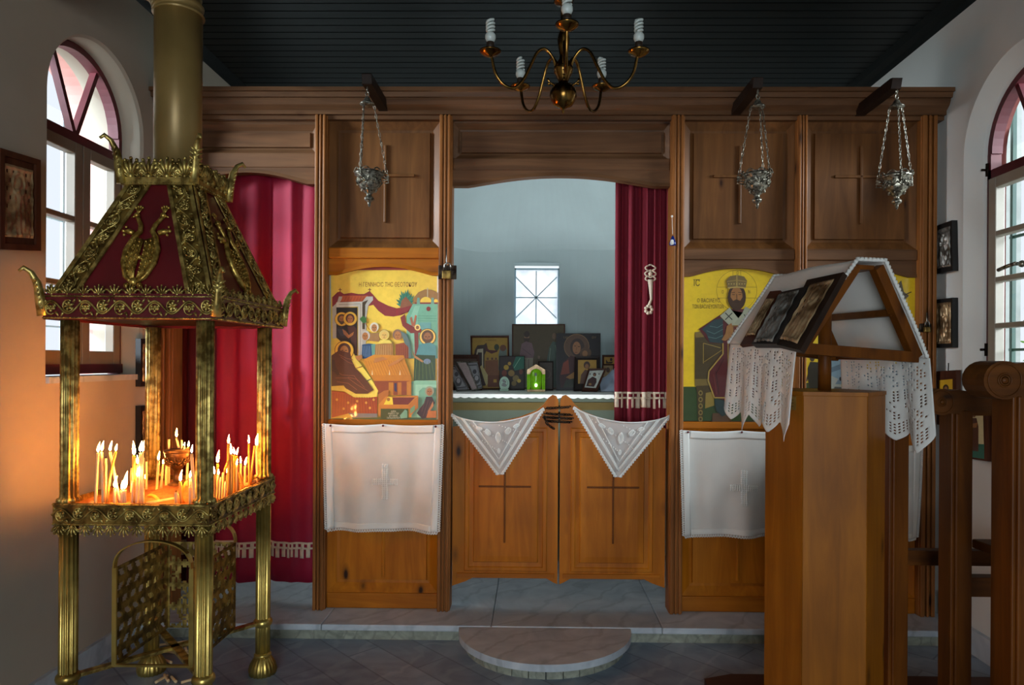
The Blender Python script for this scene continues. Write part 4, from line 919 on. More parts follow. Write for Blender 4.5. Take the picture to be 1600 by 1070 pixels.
for yy, dx in ((636,22),(646,25),(652,27),(658,24)):
    c = PY(872, yy, 3.50+.022); rx = dx*3.5/1067
    links(mb, [(c.x+rx*math.cos(a)*.95, c.y+.036*math.sin(a), c.z+.004*math.sin(a+yy)) for a in [2*pi*i/20 for i in range(21)]], .006, .018)
links(mb, [PY(850,650,3.47), PY(856,664,3.475), PY(866,670,3.485)], .006, .018)
mb.build('link_loops', M['iron'], cn)
# ------------------------------------------------------------------ painted icons of the screen
def panel(nm, label, corners, n, th, edge, cat='icon', frame=None, fw=0, group=None, parts=True):
    """flat board: corners TL,TR,BR,BL in world, n = normal to the viewer"""
    n = V(n).normalized(); c = [V(p) for p in corners]
    root = thing(nm, label, cat, (c[2]+c[3])/2-n*th/2, group)
    mb = MB(); mb.hexa([c[3]-n*th, c[2]-n*th, c[2], c[3]], [c[0]-n*th, c[1]-n*th, c[1], c[0]]); mb.build('board', edge, root)
    if frame:
        mb = MB(); ex, ez = (c[1]-c[0]).normalized(), (c[0]-c[3]).normalized()
        o_ = [c[0], c[1], c[2], c[3]]; i_ = [c[0]+ex*fw-ez*fw, c[1]-ex*fw-ez*fw, c[2]-ex*fw+ez*fw, c[3]+ex*fw+ez*fw]
        vs = [p+n*.0005 for p in o_]+[p+n*.012 for p in o_]+[p+n*.010 for p in i_]+[p+n*.0008 for p in i_]
        mb.add(vs, [(4*a+j, 4*a+(j+1) % 4, 4*a+4+(j+1) % 4, 4*a+4+j) for a in range(3) for j in range(4)]); mb.build('frame', frame, root)
    return root
YP = YI+.012
pp = lambda x, y: PY(x, y, YP)
def board_on_screen(nm, label, x0, x1, y0, y1): return panel(nm, label, [pp(x0,y0), pp(x1,y0), pp(x1,y1), pp(x0,y1)], (0,-1,0), .02, M['frame'])
GOLD, GOLD2 = (226,190,70), (222,180,40)
# birth scene
r_ = board_on_screen('painted_icon', 'gold ground icon of a birth scene on the left of the doors', 513.5, 685.5, 410, 657)
P = Paint(pp, (0,-1,0)); x = lambda q: 510+q*180/1376; y = lambda q: 420+q*140/1070; y2 = lambda q: 540+q*125/1070; x2 = lambda q: 510+q*180/1541
def XY(l): return [(x(a), y(b)) for a, b in l]
def XZ(l): return [(x2(a), y2(b)) for a, b in l]
P.rect(517,412,683.5,656,GOLD); P.rect(513.5,420,517,657,(150,150,140)); P.rect(683,421,685,657,(220,216,200)); P.rect(517,654.5,684,656.5,(216,206,150))
P.rect(540,412,655,422,(150,60,44))
P.text(x(735), y(190), 9.6, 'Η ΓΕΝΝΗϹΙϹ ΤΗϹ ΘΕΟΤΟΚΟΥ', (110,52,22), .66)
for cx_ in (165, 517): P.line(XY([(cx_,228),(cx_,290)]), 1, (110,36,30)); P.line(XY([(cx_-20,248),(cx_+20,248)]), 1, (110,36,30))
P.poly(XY([(70,340),(130,280),(165,270),(210,300),(300,285),(380,300),(450,300),(517,265),(560,310),(620,380),(740,440),(840,470),(980,450),(1030,440),(1000,500),(900,550),(800,570),(700,560),(620,500),(560,430),(520,440),(120,450),(70,450)]), (128,44,44))
P.poly(XY([(835,478),(980,455),(1020,440),(990,510),(835,560)]), (140,40,42))
P.poly(XY([(190,320),(500,320),(440,390),(165,390)]), (176,84,44)); P.folds([XY([(240+i*36,330),(215+i*36,385)]) for i in range(7)], (120,50,24), .5)
P.poly(XY([(70,460),(130,400),(150,330),(190,330),(185,360),(120,470),(120,830),(75,830)]), (176,168,150))
P.poly(XY([(430,390),(480,330),(555,330),(560,370),(500,440),(480,560),(470,1000),(400,1000),(430,560)]), (176,170,156)); P.poly(XY([(430,400),(500,370),(465,430),(460,720),(430,720)]), (70,56,34))
P.poly(XY([(120,400),(430,390),(430,1040),(380,1040),(380,450),(120,460)]), (198,194,178)); P.line(XY([(150,425),(408,418),(408,1030)]), .6, (120,110,95))
P.poly(XY([(120,460),(370,460),(370,1040),(120,820)]), (36,28,22))
P.head(x(185), y(600), 6.2, (222,176,60), (80,60,40), (160,104,56), True); P.head(x(285), y(595), 6.2, (222,176,60), (72,40,32), (160,104,56), veil=(76,44,36))
P.poly(XY([(125,700),(180,690),(240,740),(290,800),(240,830),(130,820)]), (44,44,52)); P.poly(XY([(250,690),(330,680),(365,720),(365,1030),(320,1030),(290,830)]), (78,44,36)); P.poly(XY([(190,720),(230,740),(270,790),(330,750),(320,790),(265,830),(210,780)]), (168,108,56))
P.folds([XY([(140+i*16,720),(180+i*18,800)]) for i in range(5)], (96,100,110), .4)
# tree, domed building
for i in range(13):
    a = math.radians(-170+i*13.2); L = 190+20*math.sin(i*2.1); c0, c1 = 950, 450
    tip = (c0+L*math.cos(a)*.62, c1+L*math.sin(a)*1.05); nx, ny = -math.sin(a)*20, math.cos(a)*20; md = (c0+L*.6*math.cos(a)*.62, c1+L*.6*math.sin(a)*1.05)
    P.poly(XY([(c0,c1),(md[0]+nx,md[1]+ny),tip,(md[0]-nx,md[1]-ny)]), (44,104,84) if i % 2 else (60,120,92))
P.poly(XY([(880,470),(900,380),(950,330),(990,380),(1030,430),(1000,470)]), (134,84,54)); P.poly(XY([(860,480),(1000,440),(1030,440),(960,520),(860,540)]), (132,46,44))
P.poly(XY([(960,560),(1040,410),(1330,420),(1330,1070),(960,1070)]), (112,168,138)); P.poly(XY([(1010,560),(1060,440),(1120,440),(1090,540),(1090,1040),(1010,1040)]), (134,186,156))
P.poly(XY([(1030,420),(1050,340),(1100,280),(1180,245),(1260,250),(1330,290),(1330,420)]), (150,110,60)); P.ell(x(1190),y(400),9,8.5,GOLD,16,180,360); P.ell(x(1310),y(400),4,5,GOLD,16,180,360); P.rect(x(1060),y(402),x(1330),y(418),(128,46,50))
for q in (1100,1270): P.poly(XY([(q-14,345),(q+14,345),(q+20,420),(q-20,420)]), (110,150,130))
P.line(XY([(1210,228),(1210,340)]), 1.4, (190,170,130)); P.folds([XY([(1090,q),(1320,q+4)]) for q in (560,590,620)], (84,140,112), .5); P.rect(x(1110),y(640),x(1250),y(720),(104,158,150))
P.ell(x(1220),y(478),3.2,3.6,(128,44,40))
P.poly(XY([(885,580),(940,540),(950,640),(1060,700),(1140,720),(1130,760),(1010,770),(910,680)]), (126,52,44)); P.poly(XY([(1000,590),(1020,570),(1040,650),(1060,550),(1080,560),(1060,690),(1020,680)]), (170,100,70)); P.ell(x(1090),y(700),4.6,4.8,(236,206,120)); P.ell(x(1090),y(700),2.6,2.9,(150,96,60))
P.poly(XY([(1050,740),(1100,760),(1100,1060),(1060,1060)]), (124,60,52))
# figures right
P.head(x(1210), y(812), 8.4, (236,196,96), (96,70,44), (152,100,58), True, hr=1.5)
P.poly(XY([(1110,900),(1180,890),(1250,880),(1310,920),(1320,1070),(1060,1070)]), (86,140,140)); P.poly(XZ([(1180,120),(1460,130),(1460,460),(1170,470)]), (48,70,42)); P.poly(XZ([(1150,60),(1190,130),(1310,210),(1290,225),(1180,160)]), (176,124,74)); P.ell(x2(1350),y2(210),5.6,4.2,(108,130,150)); P.folds([XZ([(1210+i*40,180+i*8),(1190+i*52,450)]) for i in range(6)], (96,116,56), .6)
P.poly(XZ([(1140,480),(1200,465),(1475,465),(1475,980),(1140,980)]), (128,180,146)); P.poly(XZ([(1195,520),(1475,520),(1475,960),(1220,960),(1195,800)]), (150,198,164)); P.poly(XZ([(1240,610),(1290,560),(1475,560),(1475,940),(1240,940)]), (112,164,132))
# attendants at the table
P.head(x(575), y(700), 6.2, None, (120,90,60), (166,112,66), veil=(206,200,176)); P.poly(XY([(520,770),(630,760),(640,870),(520,860)]), (150,110,66))
P.poly(XY([(400,600),(440,560),(480,590),(480,640),(440,650)]), (62,110,54)); P.line(XY([(470,650),(520,730)]), .9, (140,60,30))
P.head(x(468), y(800), 6.6, None, (60,44,30), (170,112,62), veil=(190,184,170)); P.poly(XY([(430,905),(510,890),(590,900),(590,1070),(425,1070)]), (40,72,104)); P.poly(XY([(540,905),(590,895),(600,1060),(550,1060)]), (92,142,124)); P.folds([XY([(440+i*20,920),(450+i*18,1050)]) for i in range(5)], (120,150,176), .5)
P.poly(XY([(590,900),(800,880),(800,1060),(580,1060)]), (156,112,60)); P.folds([XY([(610+i*26,910),(600+i*28,1060)]) for i in range(7)], (190,146,90), .6); P.head(x(695), y(790), 6.4, (236,212,90), (200,176,100), (206,170,90), hr=1.3); P.poly(XY([(610,890),(650,850),(760,850),(790,890)]), (226,200,90))
P.head(x(855), y(790), 7, None, (90,60,50), (176,116,64), veil=(130,100,80)); P.poly(XY([(890,740),(960,780),(1000,880),(1020,1060),(980,1060),(930,860)]), (96,116,110)); P.poly(XY([(830,900),(930,880),(985,940),(985,1070),(835,1070)]), (146,74,44)); P.folds([XY([(850+i*24,910),(845+i*26,1065)]) for i in range(6)], (104,48,28), .6)
# table
P.poly(XZ([(490,190),(640,120),(1040,130),(1070,230),(1135,400),(600,400),(540,300)]), (196,126,36)); P.folds([XZ([(530+i*34,200),(600+i*36,395)]) for i in range(15)], (158,92,24), .5)
P.poly(XZ([(600,395),(1140,395),(1140,470),(640,470)]), (184,112,28)); P.poly(XZ([(640,470),(1140,470),(1140,660),(700,660)]), (132,62,30)); P.poly(XZ([(840,490),(900,490),(900,660),(840,660)]), (184,116,32)); P.poly(XZ([(960,490),(1010,490),(1010,660),(960,660)]), (176,104,30)); P.poly(XZ([(1080,480),(1140,470),(1140,665),(1080,665)]), (184,116,32)); P.poly(XZ([(915,500),(945,500),(945,620),(915,600)]), (44,48,78))
for q, w_ in ((620,8),(850,8),(990,7)): P.poly(XZ([(q-w_,390),(q,320),(q+w_,390)]), (222,206,160))
P.poly(XZ([(650,170),(760,150),(830,180),(640,230)]), (172,112,58)); P.poly(XZ([(830,260),(1010,150),(1040,170),(960,230),(850,280)]), (182,118,58)); P.poly(XZ([(380,150),(480,120),(490,160),(440,210),(420,190)]), (178,118,62))
# bed with the reclining figure
P.poly(XZ([(340,110),(375,100),(400,170),(480,260),(600,430),(700,600),(680,680),(600,690),(380,690),(250,610),(80,590),(80,530),(260,540)]), (226,198,80)); P.poly(XZ([(400,300),(490,270),(490,285),(410,305)]), (120,50,30)); P.poly(XZ([(550,465),(605,435),(608,448),(556,478)]), (50,50,60))
P.poly(XZ([(80,600),(250,615),(380,690),(560,695),(690,680),(690,910),(500,920),(300,905),(80,960)]), (158,62,26)); P.folds([XZ([(110+i*34,620+min(i,8)*8),(90+i*37,905)]) for i in range(17)], (112,36,16), .5)
for q in ((300,760),(590,830),(150,720),(420,740),(540,760),(240,840),(640,720)): P.ell(x2(q[0]),y2(q[1]),1.8,2,(214,150,60))
P.poly(XZ([(300,900),(690,905),(690,955),(360,960)]), (120,116,110)); P.poly(XZ([(80,970),(700,955),(1475,960),(1475,1000),(80,1000)]), (74,84,40))
P.head(x(222), y(975), 9.2, (226,176,56), (70,38,28), (168,112,58), veil=(74,42,30), hr=1.6)
P.poly(XZ([(80,130),(180,60),(330,100),(350,200),(400,300),(470,370),(560,480),(640,590),(560,640),(400,640),(270,570),(240,530),(80,540)]), (78,42,26))
P.folds([XZ([(110,200),(130,330),(220,390),(380,400),(430,470)]), XZ([(200,150),(300,220),(380,250)]), XZ([(180,120),(280,170),(370,190)]), XZ([(130,430),(300,430),(420,520),(560,600)]), XZ([(150,480),(300,500),(420,590)]), XZ([(300,420),(420,450),(520,560)])], (140,84,56), .7)
P.poly(XZ([(90,200),(120,190),(130,260),(190,380),(160,400),(90,330)]), (58,30,20))
# cradle, inscription, seated attendant
P.poly(XZ([(700,650),(780,600),(840,590),(840,690),(760,790),(700,790)]), (176,102,40)); P.poly(XZ([(700,790),(800,680),(1235,665),(1110,800)]), (196,124,40)); P.poly(XZ([(880,690),(1190,690),(1100,785),(800,785)]), (110,40,32)); P.poly(XZ([(775,785),(830,680),(890,690),(900,785)]), (232,204,60)); P.ell(x2(838),y2(715),2.6,2.8,(160,104,40))
P.poly(XZ([(700,790),(1110,795),(1110,840),(735,840),(740,940),(700,940)]), (190,116,36)); P.poly(XZ([(735,840),(1095,840),(1095,975),(735,975)]), (64,74,32)); P.poly(XZ([(1110,790),(1235,670),(1235,830),(1210,850),(1110,960)]), (186,112,36)); P.poly(XZ([(1130,840),(1190,790),(1190,860),(1130,910)]), (108,150,110)); P.poly(XZ([(990,930),(1060,850),(1090,870),(1090,960),(1000,970)]), (120,164,130))
for k, t_ in enumerate(('ΔΩΡΕΑ', 'ΑΝΔΡΕΟΥ ΤΟΥ', 'ΚΑΙ ΜΑΡΙΑΣ', 'ΠΑΠΑΔΟΠΟΥΛΟΥ')): P.text(x2(905), y2(876+k*29), 3.6, t_, (214,206,170), .66)
P.head(x2(1385), y2(610), 6.4, None, (60,40,30), (166,108,60), veil=(150,150,120)); P.poly(XZ([(1340,680),(1420,680),(1455,760),(1400,870),(1340,960),(1290,975),(1215,900),(1260,830),(1310,770)]), (62,34,30)); P.poly(XZ([(1430,740),(1440,800),(1380,890),(1360,880)]), (176,116,66)); P.poly(XZ([(1370,870),(1475,865),(1475,960),(1340,960)]), (190,108,36)); P.folds([XZ([(1330,720),(1280,880)]), XZ([(1370,720),(1300,940)]), XZ([(1400,740),(1340,930)])], (110,66,54), .6)
P.build('painting', M['paint'], r_)
# enthroned figure
r_ = board_on_screen('painted_icon', 'gold ground icon of an enthroned crowned figure behind the lectern cloth', 1066.5, 1239.5, 409, 658)
P = Paint(pp, (0,-1,0)); xa = lambda q: 1060+q*200/823; ya = lambda q: 400+q*260/1070
def XA(l): return [(xa(a), ya(b)) for a, b in l]
GY = (222,186,24)
P.rect(1067,410,1239,604,GY); P.rect(1067,604,1239,657.5,(44,64,22)); P.ring(xa(375),ya(220),31.5,.5,(110,84,20),40)
P.line(XA([(350,95),(350,140)]), .5, (110,84,20)); P.line(XA([(400,95),(400,140)]), .5, (110,84,20))
for q in (200, 270): P.line(XA([(248,q),(320,q)]), .5, (110,84,20)); P.line(XA([(432,q),(505,q)]), .5, (110,84,20))
P.text(xa(118),ya(175),14,'ΙϹ',(60,44,14),.75); P.text(xa(612),ya(172),14,'ΧϹ',(60,44,14),.75); P.line(XA([(95,152),(140,152)]), .8, (60,44,14)); P.line(XA([(590,150),(634,150)]), .8, (60,44,14))
P.text(xa(193),ya(287),8.5,'Ο ΒΑϹΙΛΕΥϹ',(80,60,16),.7); P.text(xa(190),ya(326),8.5,'ΤΩΝ ΒΑϹΙΛΕΥΟΝΤΩΝ',(80,60,16),.56); P.text(xa(520),ya(287),8.5,'ΚΑΙ',(80,60,16),.7); P.text(xa(560),ya(328),8.5,'ΑΡΧΙΕΡΕΥϹ',(80,60,16),.6)
for q, t_ in ((285,'Ο'),(380,'Ω'),(455,'Ν')): P.text(xa(q),ya(232 if t_ != 'Ω' else 110),7,t_,(110,84,20),.7)
TH = (104,86,44)
P.poly(XA([(105,500),(150,485),(260,560),(290,560),(290,700),(225,720),(225,800),(210,870),(160,960),(155,1060),(125,1060),(120,880),(105,800)]), (70,56,26)); P.poly(XA([(105,490),(160,480),(165,520),(110,525)]), (120,98,44)); P.poly(XA([(105,790),(220,790),(225,830),(105,835)]), (116,96,46)); P.line(XA([(160,690),(160,560),(270,590)]), 1, (150,126,60)); P.line(XA([(165,680),(285,600)]), 1, (140,116,52))
for q in range(5): P.ell(xa(142),ya(880+q*42),3.4,4.2,(128,108,56)); P.ell(xa(142),ya(880+q*42),1.8,2.2,(66,52,24))
P.poly(XA([(175,880),(225,870),(230,960),(170,980)]), (136,114,48)); P.poly(XA([(220,1010),(330,1010),(340,1069),(215,1069)]), (84,58,34))
P.poly(XA([(265,380),(340,340),(430,340),(500,380),(560,440),(640,520),(640,920),(310,930),(230,910),(190,770),(220,700),(280,620),(280,560),(200,560),(130,470)]), (84,28,28))
P.folds([XA([(330,600),(335,900)]), XA([(380,600),(370,900)]), XA([(430,640),(440,900)]), XA([(500,660),(520,900)]), XA([(560,560),(590,900)]), XA([(240,740),(260,890)]), XA([(290,660),(240,760)]), XA([(200,450),(260,560)])], (52,14,16), 1.0)
P.folds([XA([(345,600),(350,900)]), XA([(455,640),(465,900)]), XA([(225,760),(245,890)]), XA([(535,640),(560,900)])], (120,56,50), .7)
P.poly(XA([(150,470),(230,410),(285,400),(285,560),(200,555),(180,500)]), (40,60,62)); P.folds([XA([(180,480),(230,500),(285,470)]), XA([(190,520),(240,530),(285,510)]), XA([(200,450),(250,460),(285,440)])], (80,110,104), .9)
P.poly(XA([(230,920),(310,930),(305,1020),(280,1030),(240,990)]), (36,54,52)); P.line(XA([(285,560),(285,630),(195,740),(190,800),(230,910),(640,915)]), 2, (168,140,66)); P.line(XA([(318,560),(318,915)]), 1.4, (150,122,56)); P.poly(XA([(640,420),(700,480),(700,700),(640,800)]), (86,70,36))
P.poly(XA([(265,385),(320,345),(420,440),(500,380),(480,350),(430,325),(380,420),(330,330)]), (150,152,128)); P.poly(XA([(265,385),(330,335),(400,420),(370,450),(330,450)]), (158,160,136)); P.poly(XA([(500,385),(440,330),(360,430),(380,450),(440,440)]), (150,152,128))
for a, b_ in (((300,365),(345,410)), ((345,365),(300,410)), ((405,425),(460,375)), ((420,375),(455,425))): P.line(XA([a, b_]), 1.4, (44,44,36))
P.poly(XA([(345,445),(405,445),(405,580),(345,580)]), (128,98,44)); P.rect(xa(352),ya(452),xa(398),ya(572),(96,44,28)); P.poly(XA([(275,540),(300,500),(310,450),(340,430),(350,470),(340,520),(300,545)]), (150,104,56))
P.poly(XA([(405,560),(440,520),(640,560),(640,700),(440,640)]), (70,26,26))
P.ell(xa(374),ya(265),14.2,20.5,(58,36,18)); P.ell(xa(372),ya(262),9.4,15.6,(150,100,52)); P.poly(XA([(332,262),(350,288),(372,278),(396,288),(412,262),(412,310),(390,338),(360,338),(336,310)]), (62,38,18))
for a, b_ in (((340,236),(362,234)), ((382,234),(406,236)), ((344,248),(360,248)), ((384,248),(402,248)), ((373,245),(374,278)), ((362,296),(386,296))): P.line(XA([a, b_]), .9, (44,24,10))
P.poly(XA([(315,205),(306,160),(330,130),(374,122),(420,132),(440,160),(430,205),(374,198)]), (112,92,50)); P.line(XA([(315,206),(374,200),(430,206)]), 2, (176,150,80)); P.line(XA([(374,124),(374,198)]), 2, (156,130,66)); P.line(XA([(308,165),(374,156),(438,165)]), 1.4, (150,124,62))
for q in range(7): P.ell(xa(322+q*17),ya(180),.9,.9,(190,166,96))
P.build('painting', M['paint'], r_)
# desert figure
r_ = board_on_screen('painted_icon', 'gold ground icon with rocky ground and small dark figure seen through the lectern frame', 1256.5, 1430.5, 409, 658)
P = Paint(pp, (0,-1,0)); P.rect(1257,410,1430,657,GY)
P.poly([(1257,640),(1285,620),(1300,570),(1330,556),(1360,580),(1430,560),(1430,657),(1257,657)], (120,140,150)); P.poly([(1294,560),(1318,552),(1332,566),(1345,562),(1345,585),(1320,600),(1296,585)], (134,160,172)); P.poly([(1294,585),(1310,592),(1305,600),(1345,602),(1345,618),(1294,618)], (178,178,164)); P.poly([(1304,604),(1345,606),(1345,616),(1300,616)], (92,92,86)); P.ell(1313,592,1.8,3.2,(30,28,26)); P.ell(1322,592,1.8,3.2,(30,28,26)); P.poly([(1296,575),(1320,566),(1322,574),(1298,582)], (100,120,130))
P.poly([(1262,575),(1266,565),(1280,566),(1282,590),(1276,616),(1266,614),(1262,592)], (50,44,24)); P.ell(1269,560,3.8,4.6,(64,46,26)); P.line([(1264,580),(1260,596)], 2, (70,48,28)); P.line([(1270,600),(1265,618)], 1.5, (60,42,24)); P.rect(1257,598,1290,657,(60,70,30)); P.poly([(1262,575),(1266,565),(1280,566),(1282,590),(1276,616),(1266,614),(1262,592)], (44,38,22))
P.poly([(1384,445),(1392,432),(1398,448),(1408,438),(1412,456),(1420,462),(1412,470),(1414,488),(1406,492),(1398,478),(1388,480)], (96,88,70)); P.ell(1396,446,3.6,4.4,(120,84,50)); P.poly([(1392,455),(1404,452),(1410,480),(1398,486)], (120,120,116)); P.line([(1410,462),(1424,456)], 1.6, (70,52,34)); P.line([(1404,485),(1410,502)], 2, (60,50,40)); P.line([(1398,485),(1396,506)], 2, (60,50,40))
P.ring(1330,470,26,.6,(110,84,20)); P.head(1330,472,11,None,(50,34,20),(140,92,50),True); P.poly([(1300,510),(1330,492),(1362,508),(1366,560),(1296,560)], (86,66,40))
P.build('painting', M['paint'], r_)
# ------------------------------------------------------------------ hanging silver lamps
def hang_lamp(label, px, pyr, pytip, pybr, pxb, Yc, rot):
    s_ = Yc/1067; c = PY(px, pyr, Yc); top = PY(pxb, pybr, Yc); root = thing('hanging_oil_lamp', label, 'oil lamp', PY(px, pytip, Yc), 'silver oil lamps hanging from the screen')
    H = (pytip-pyr)*s_; rb = .066
    mb = MB(); mb.lathe([(rb,0),(rb*.98,-.012),(rb*.72,-.022),(rb*.80,-.04),(rb*.66,-.066),(rb*.36,-.088),(.012,-.098),(.012,-.106),(.022,-.116),(.022,-.124),(.008,-.134),(.004,-.15)], c, 32, 0, None, 8, .035); mb.lathe([(rb,0),(rb*.9,-.008),(rb*.6,-.03),(0,-.04)], c, 32)
    mb.build('bowl', M['silver'], root)
    mb = MB()
    for k in range(8):
        a = 2*pi*k/8; d = V((math.cos(a), math.sin(a), 0)); palm(mb, c+d*rb*.80+V((0,0,-.058)), (0,0,1), (-d.y,d.x,0), d, .034, 0, 5); mb.ball(c+d*rb*.5+V((0,0,-.08)), .007, 6)
        mb.tube([c+d*rb+V((-d.y,d.x,0))*(-.018+.036*i/6)+V((0,0,.012*math.sin(pi*i/6))) for i in range(7)], .003, 5)
    mb.build('relief', M['silver'], root)
    mb = MB(); links(mb, [c+V((0,0,-.148)), PY(px, pytip-14, Yc)], .004, .014); mb.lathe([(.0,.0),(.006,.008),(.008,.02),(.004,.036),(.002,.045)], PY(px, pytip, Yc), 10); mb.build('pendant', M['silver'], root)
    ct = top+V((0,0,-.075)); mb = MB(); mb.lathe([(.034,-.012),(.032,-.006),(.018,.004),(.012,.018),(.004,.026)], ct, 20); links(mb, [ct+V((0,0,.026)), top+V((0,0,-.005))], .006, .022); mb.build('canopy', M['silver'], root)
    for k in range(3):
        a = rot+2*pi*k/3; d = V((math.cos(a), math.sin(a), 0)); q = c+d*(rb+.014)
        mb = MB()
        for i in range(3): mb.tube([c+d*rb*(.9)+V((0,0,-.02-.012*i)), q+d*.008+V((0,0,-.012-.014*i)), q+d*.002+V((0,0,.004-.012*i)), c+d*rb*1.02+V((0,0,.004-.012*i))], .003, 5)
        mb.build('handle', M['silver'], root)
        mb = MB(); links(mb, [q+V((0,0,.004)), ct+d*.03+V((0,0,-.01))], .0028, .026, w=.0044); mb.build('chain', M['silver'], root)
    mb = MB(); mb.lathe([(.030,-.02),(.040,.004),(.036,.012),(.032,.004),(.026,-.018)], c, 20); mb.build('oil_glass', M['redglass'], root)
hang_lamp('silver oil lamp hanging on chains before the panel above the birth scene icon', 577, 270, 324, 134, 574, 3.13, .3)
hang_lamp('silver oil lamp hanging on chains left of the last one, above the crowned figure icon', 1183, 272, 327, 138, 1184, 3.13, .9)
hang_lamp('silver oil lamp hanging on chains furthest right, next to the right wall', 1401, 274, 328, 138, 1401, 3.13, .25)
# ------------------------------------------------------------------ altar
at_ = thing('altar_table', 'altar table in the apse covered with a grey green cloth', 'altar', (0,4.75,ZS))
TZ, YA = 1.142, 4.36
xa0, xa1 = PY(694,620,YA).x, PY(985,620,YA).x
mb = MB(); mb.box(xa0+.01, xa1-.01, YA+.01, 5.13, TZ-.05, TZ-.004); mb.build('table_top', M['frame'], at_)
for x_ in (xa0+.05, xa1-.05):
    for y_ in (YA+.06, 5.05):
        mb = MB(); mb.box(x_-.03, x_+.03, y_-.03, y_+.03, ZS, TZ-.05); mb.build('leg', M['frame'], at_)
cl = thing('altar_cloth', 'grey green altar cloth with an olive gold band hanging at the front of the altar', 'altar cloth', (0,YA,TZ-.6))
fr = lambda u, v, d=0: V((xa0+(xa1-xa0)*u, YA-.004-.008*math.sin(u*46)*v-.006*v+d, TZ-.002-1.055*v))
mb = MB(); mb.grid(fr, 80, 20); mb.build('front_drop', M['altarcloth'], cl)
mb = MB(); v0, v1 = [(TZ-PY(835,q,YA).z)/1.055 for q in (628,640)]; mb.grid(lambda u, v: fr(u, v0+(v1-v0)*v+.004*(1-2*u), -.003), 80, 3); mb.build('woven_band', M['olive'], cl)
rn = thing('lace_runner', 'white lace runner spread over the altar top', 'runner', (0,4.7,TZ))
mb = MB(); mb.grid(lambda u, v: V((xa0+(xa1-xa0)*u, 5.12+(YA-.01-5.12)*v, TZ+.001+.0015*math.sin(u*60)*math.sin(v*20))), 90, 24); mb.grid(lambda u, v: V((xa0+(xa1-xa0)*u, YA-.012-.003*math.sin(u*50), TZ+.001-.020*v*(1+.35*abs(math.sin(u*70))))), 180, 3); mb.build('lace', M['lace'], rn)
def q4(c, Y, lean=0.0, tw=0.0):
    """corners from the picture on a plane that leans back by lean and turns by tw (about the bottom line at depth Y)"""
    n = V((math.sin(tw), -math.cos(tw)*math.cos(lean), math.sin(lean))).normalized(); bx_, by_ = (c[2][0]+c[3][0])/2, (c[2][1]+c[3][1])/2
    p0 = PY(bx_, by_, Y); p0.z = TZ+.004
    return [PL(a, b_, p0, n) for a, b_ in c], n, (lambda x_, y_: PL(x_, y_, p0, n))
def base_y(px, py): return PZ(px, py, TZ+.004).y
def stand_icon(label, c, Y, lean, tw, edge, fw, frame, art, th=.018, mat='paint_m', nm='framed_icon'):
    cs, n, at = q4(c, Y, lean, tw); dz = TZ+.003-min(p.z for p in cs); cs = [p+V((0,0,dz)) for p in cs]
    r_ = panel(nm, label, cs, n, th, edge, 'icon', frame, fw, 'icons standing on the altar')
    P = Paint(lambda x_, y_: at(x_, y_)+V((0,0,dz)), n); art(P); P.build('painting', M[mat], r_)
def art_birth(P):
    P.rect(738,529,793,608,(176,140,50)); P.text(767,533,3.4,'Η ΓΕΝΝΗϹΙϹ',(90,50,20),.8)
    P.poly([(740,562),(742,548),(746,541),(756,540),(760,537),(762,545),(757,556),(757,590),(741,590)],(60,42,34)); P.poly([(743,560),(746,547),(755,546),(755,590),(743,590)],(196,188,160)); P.poly([(745,560),(747,552),(753,552),(753,590),(745,590)],(50,34,26))
    P.poly([(757,540),(764,548),(774,549),(779,545),(777,551),(768,554),(760,550)],(84,30,30)); P.ell(776,544,4,5,(54,64,40)); P.poly([(779,556),(781,546),(787,541),(792,546),(792,580),(779,580)],(104,120,112)); P.ell(786,545,5,5,(110,70,44))
    P.poly([(758,565),(778,563),(780,590),(758,592)],(130,80,44))
    for q in (762,769,775): P.ell(q,562,2.2,2.6,(150,110,60)); P.ell(q,562,1.3,1.6,(96,64,40))
    P.poly([(738,592),(748,574),(762,597),(758,604),(738,606)],(56,36,30)); P.poly([(750,574),(753,572),(766,594),(760,604),(758,600)],(196,180,120)); P.rect(762,588,792,606,(116,62,30)); P.rect(771,594,776,599,(196,150,50))
def art_pair(P):
    P.rect(802,509,881,608,(84,72,44)); P.ell(823,526,4,6,(150,116,84)); P.ell(823,523,4.6,5,(60,44,34)); P.poly([(818,529),(828,529),(826,537),(823,539),(820,537)],(66,48,36)); P.poly([(812,556),(815,538),(822,534),(831,537),(835,552),(832,566),(812,562)],(120,92,96)); P.poly([(813,560),(833,560),(831,606),(816,606)],(140,136,116)); P.folds([[(820,562),(819,600)],[(826,562),(826,604)],[(816,545),(830,556)]],(80,66,66),.8)
    P.ell(866,526,3.4,5,(120,92,66)); P.poly([(854,566),(858,544),(864,534),(871,536),(874,566),(868,606),(858,606)],(70,90,78)); P.folds([[(860,545),(858,566)],[(868,540),(871,566)]],(130,150,130),.8); P.ell(842,559,1.8,2.6,(120,96,74))
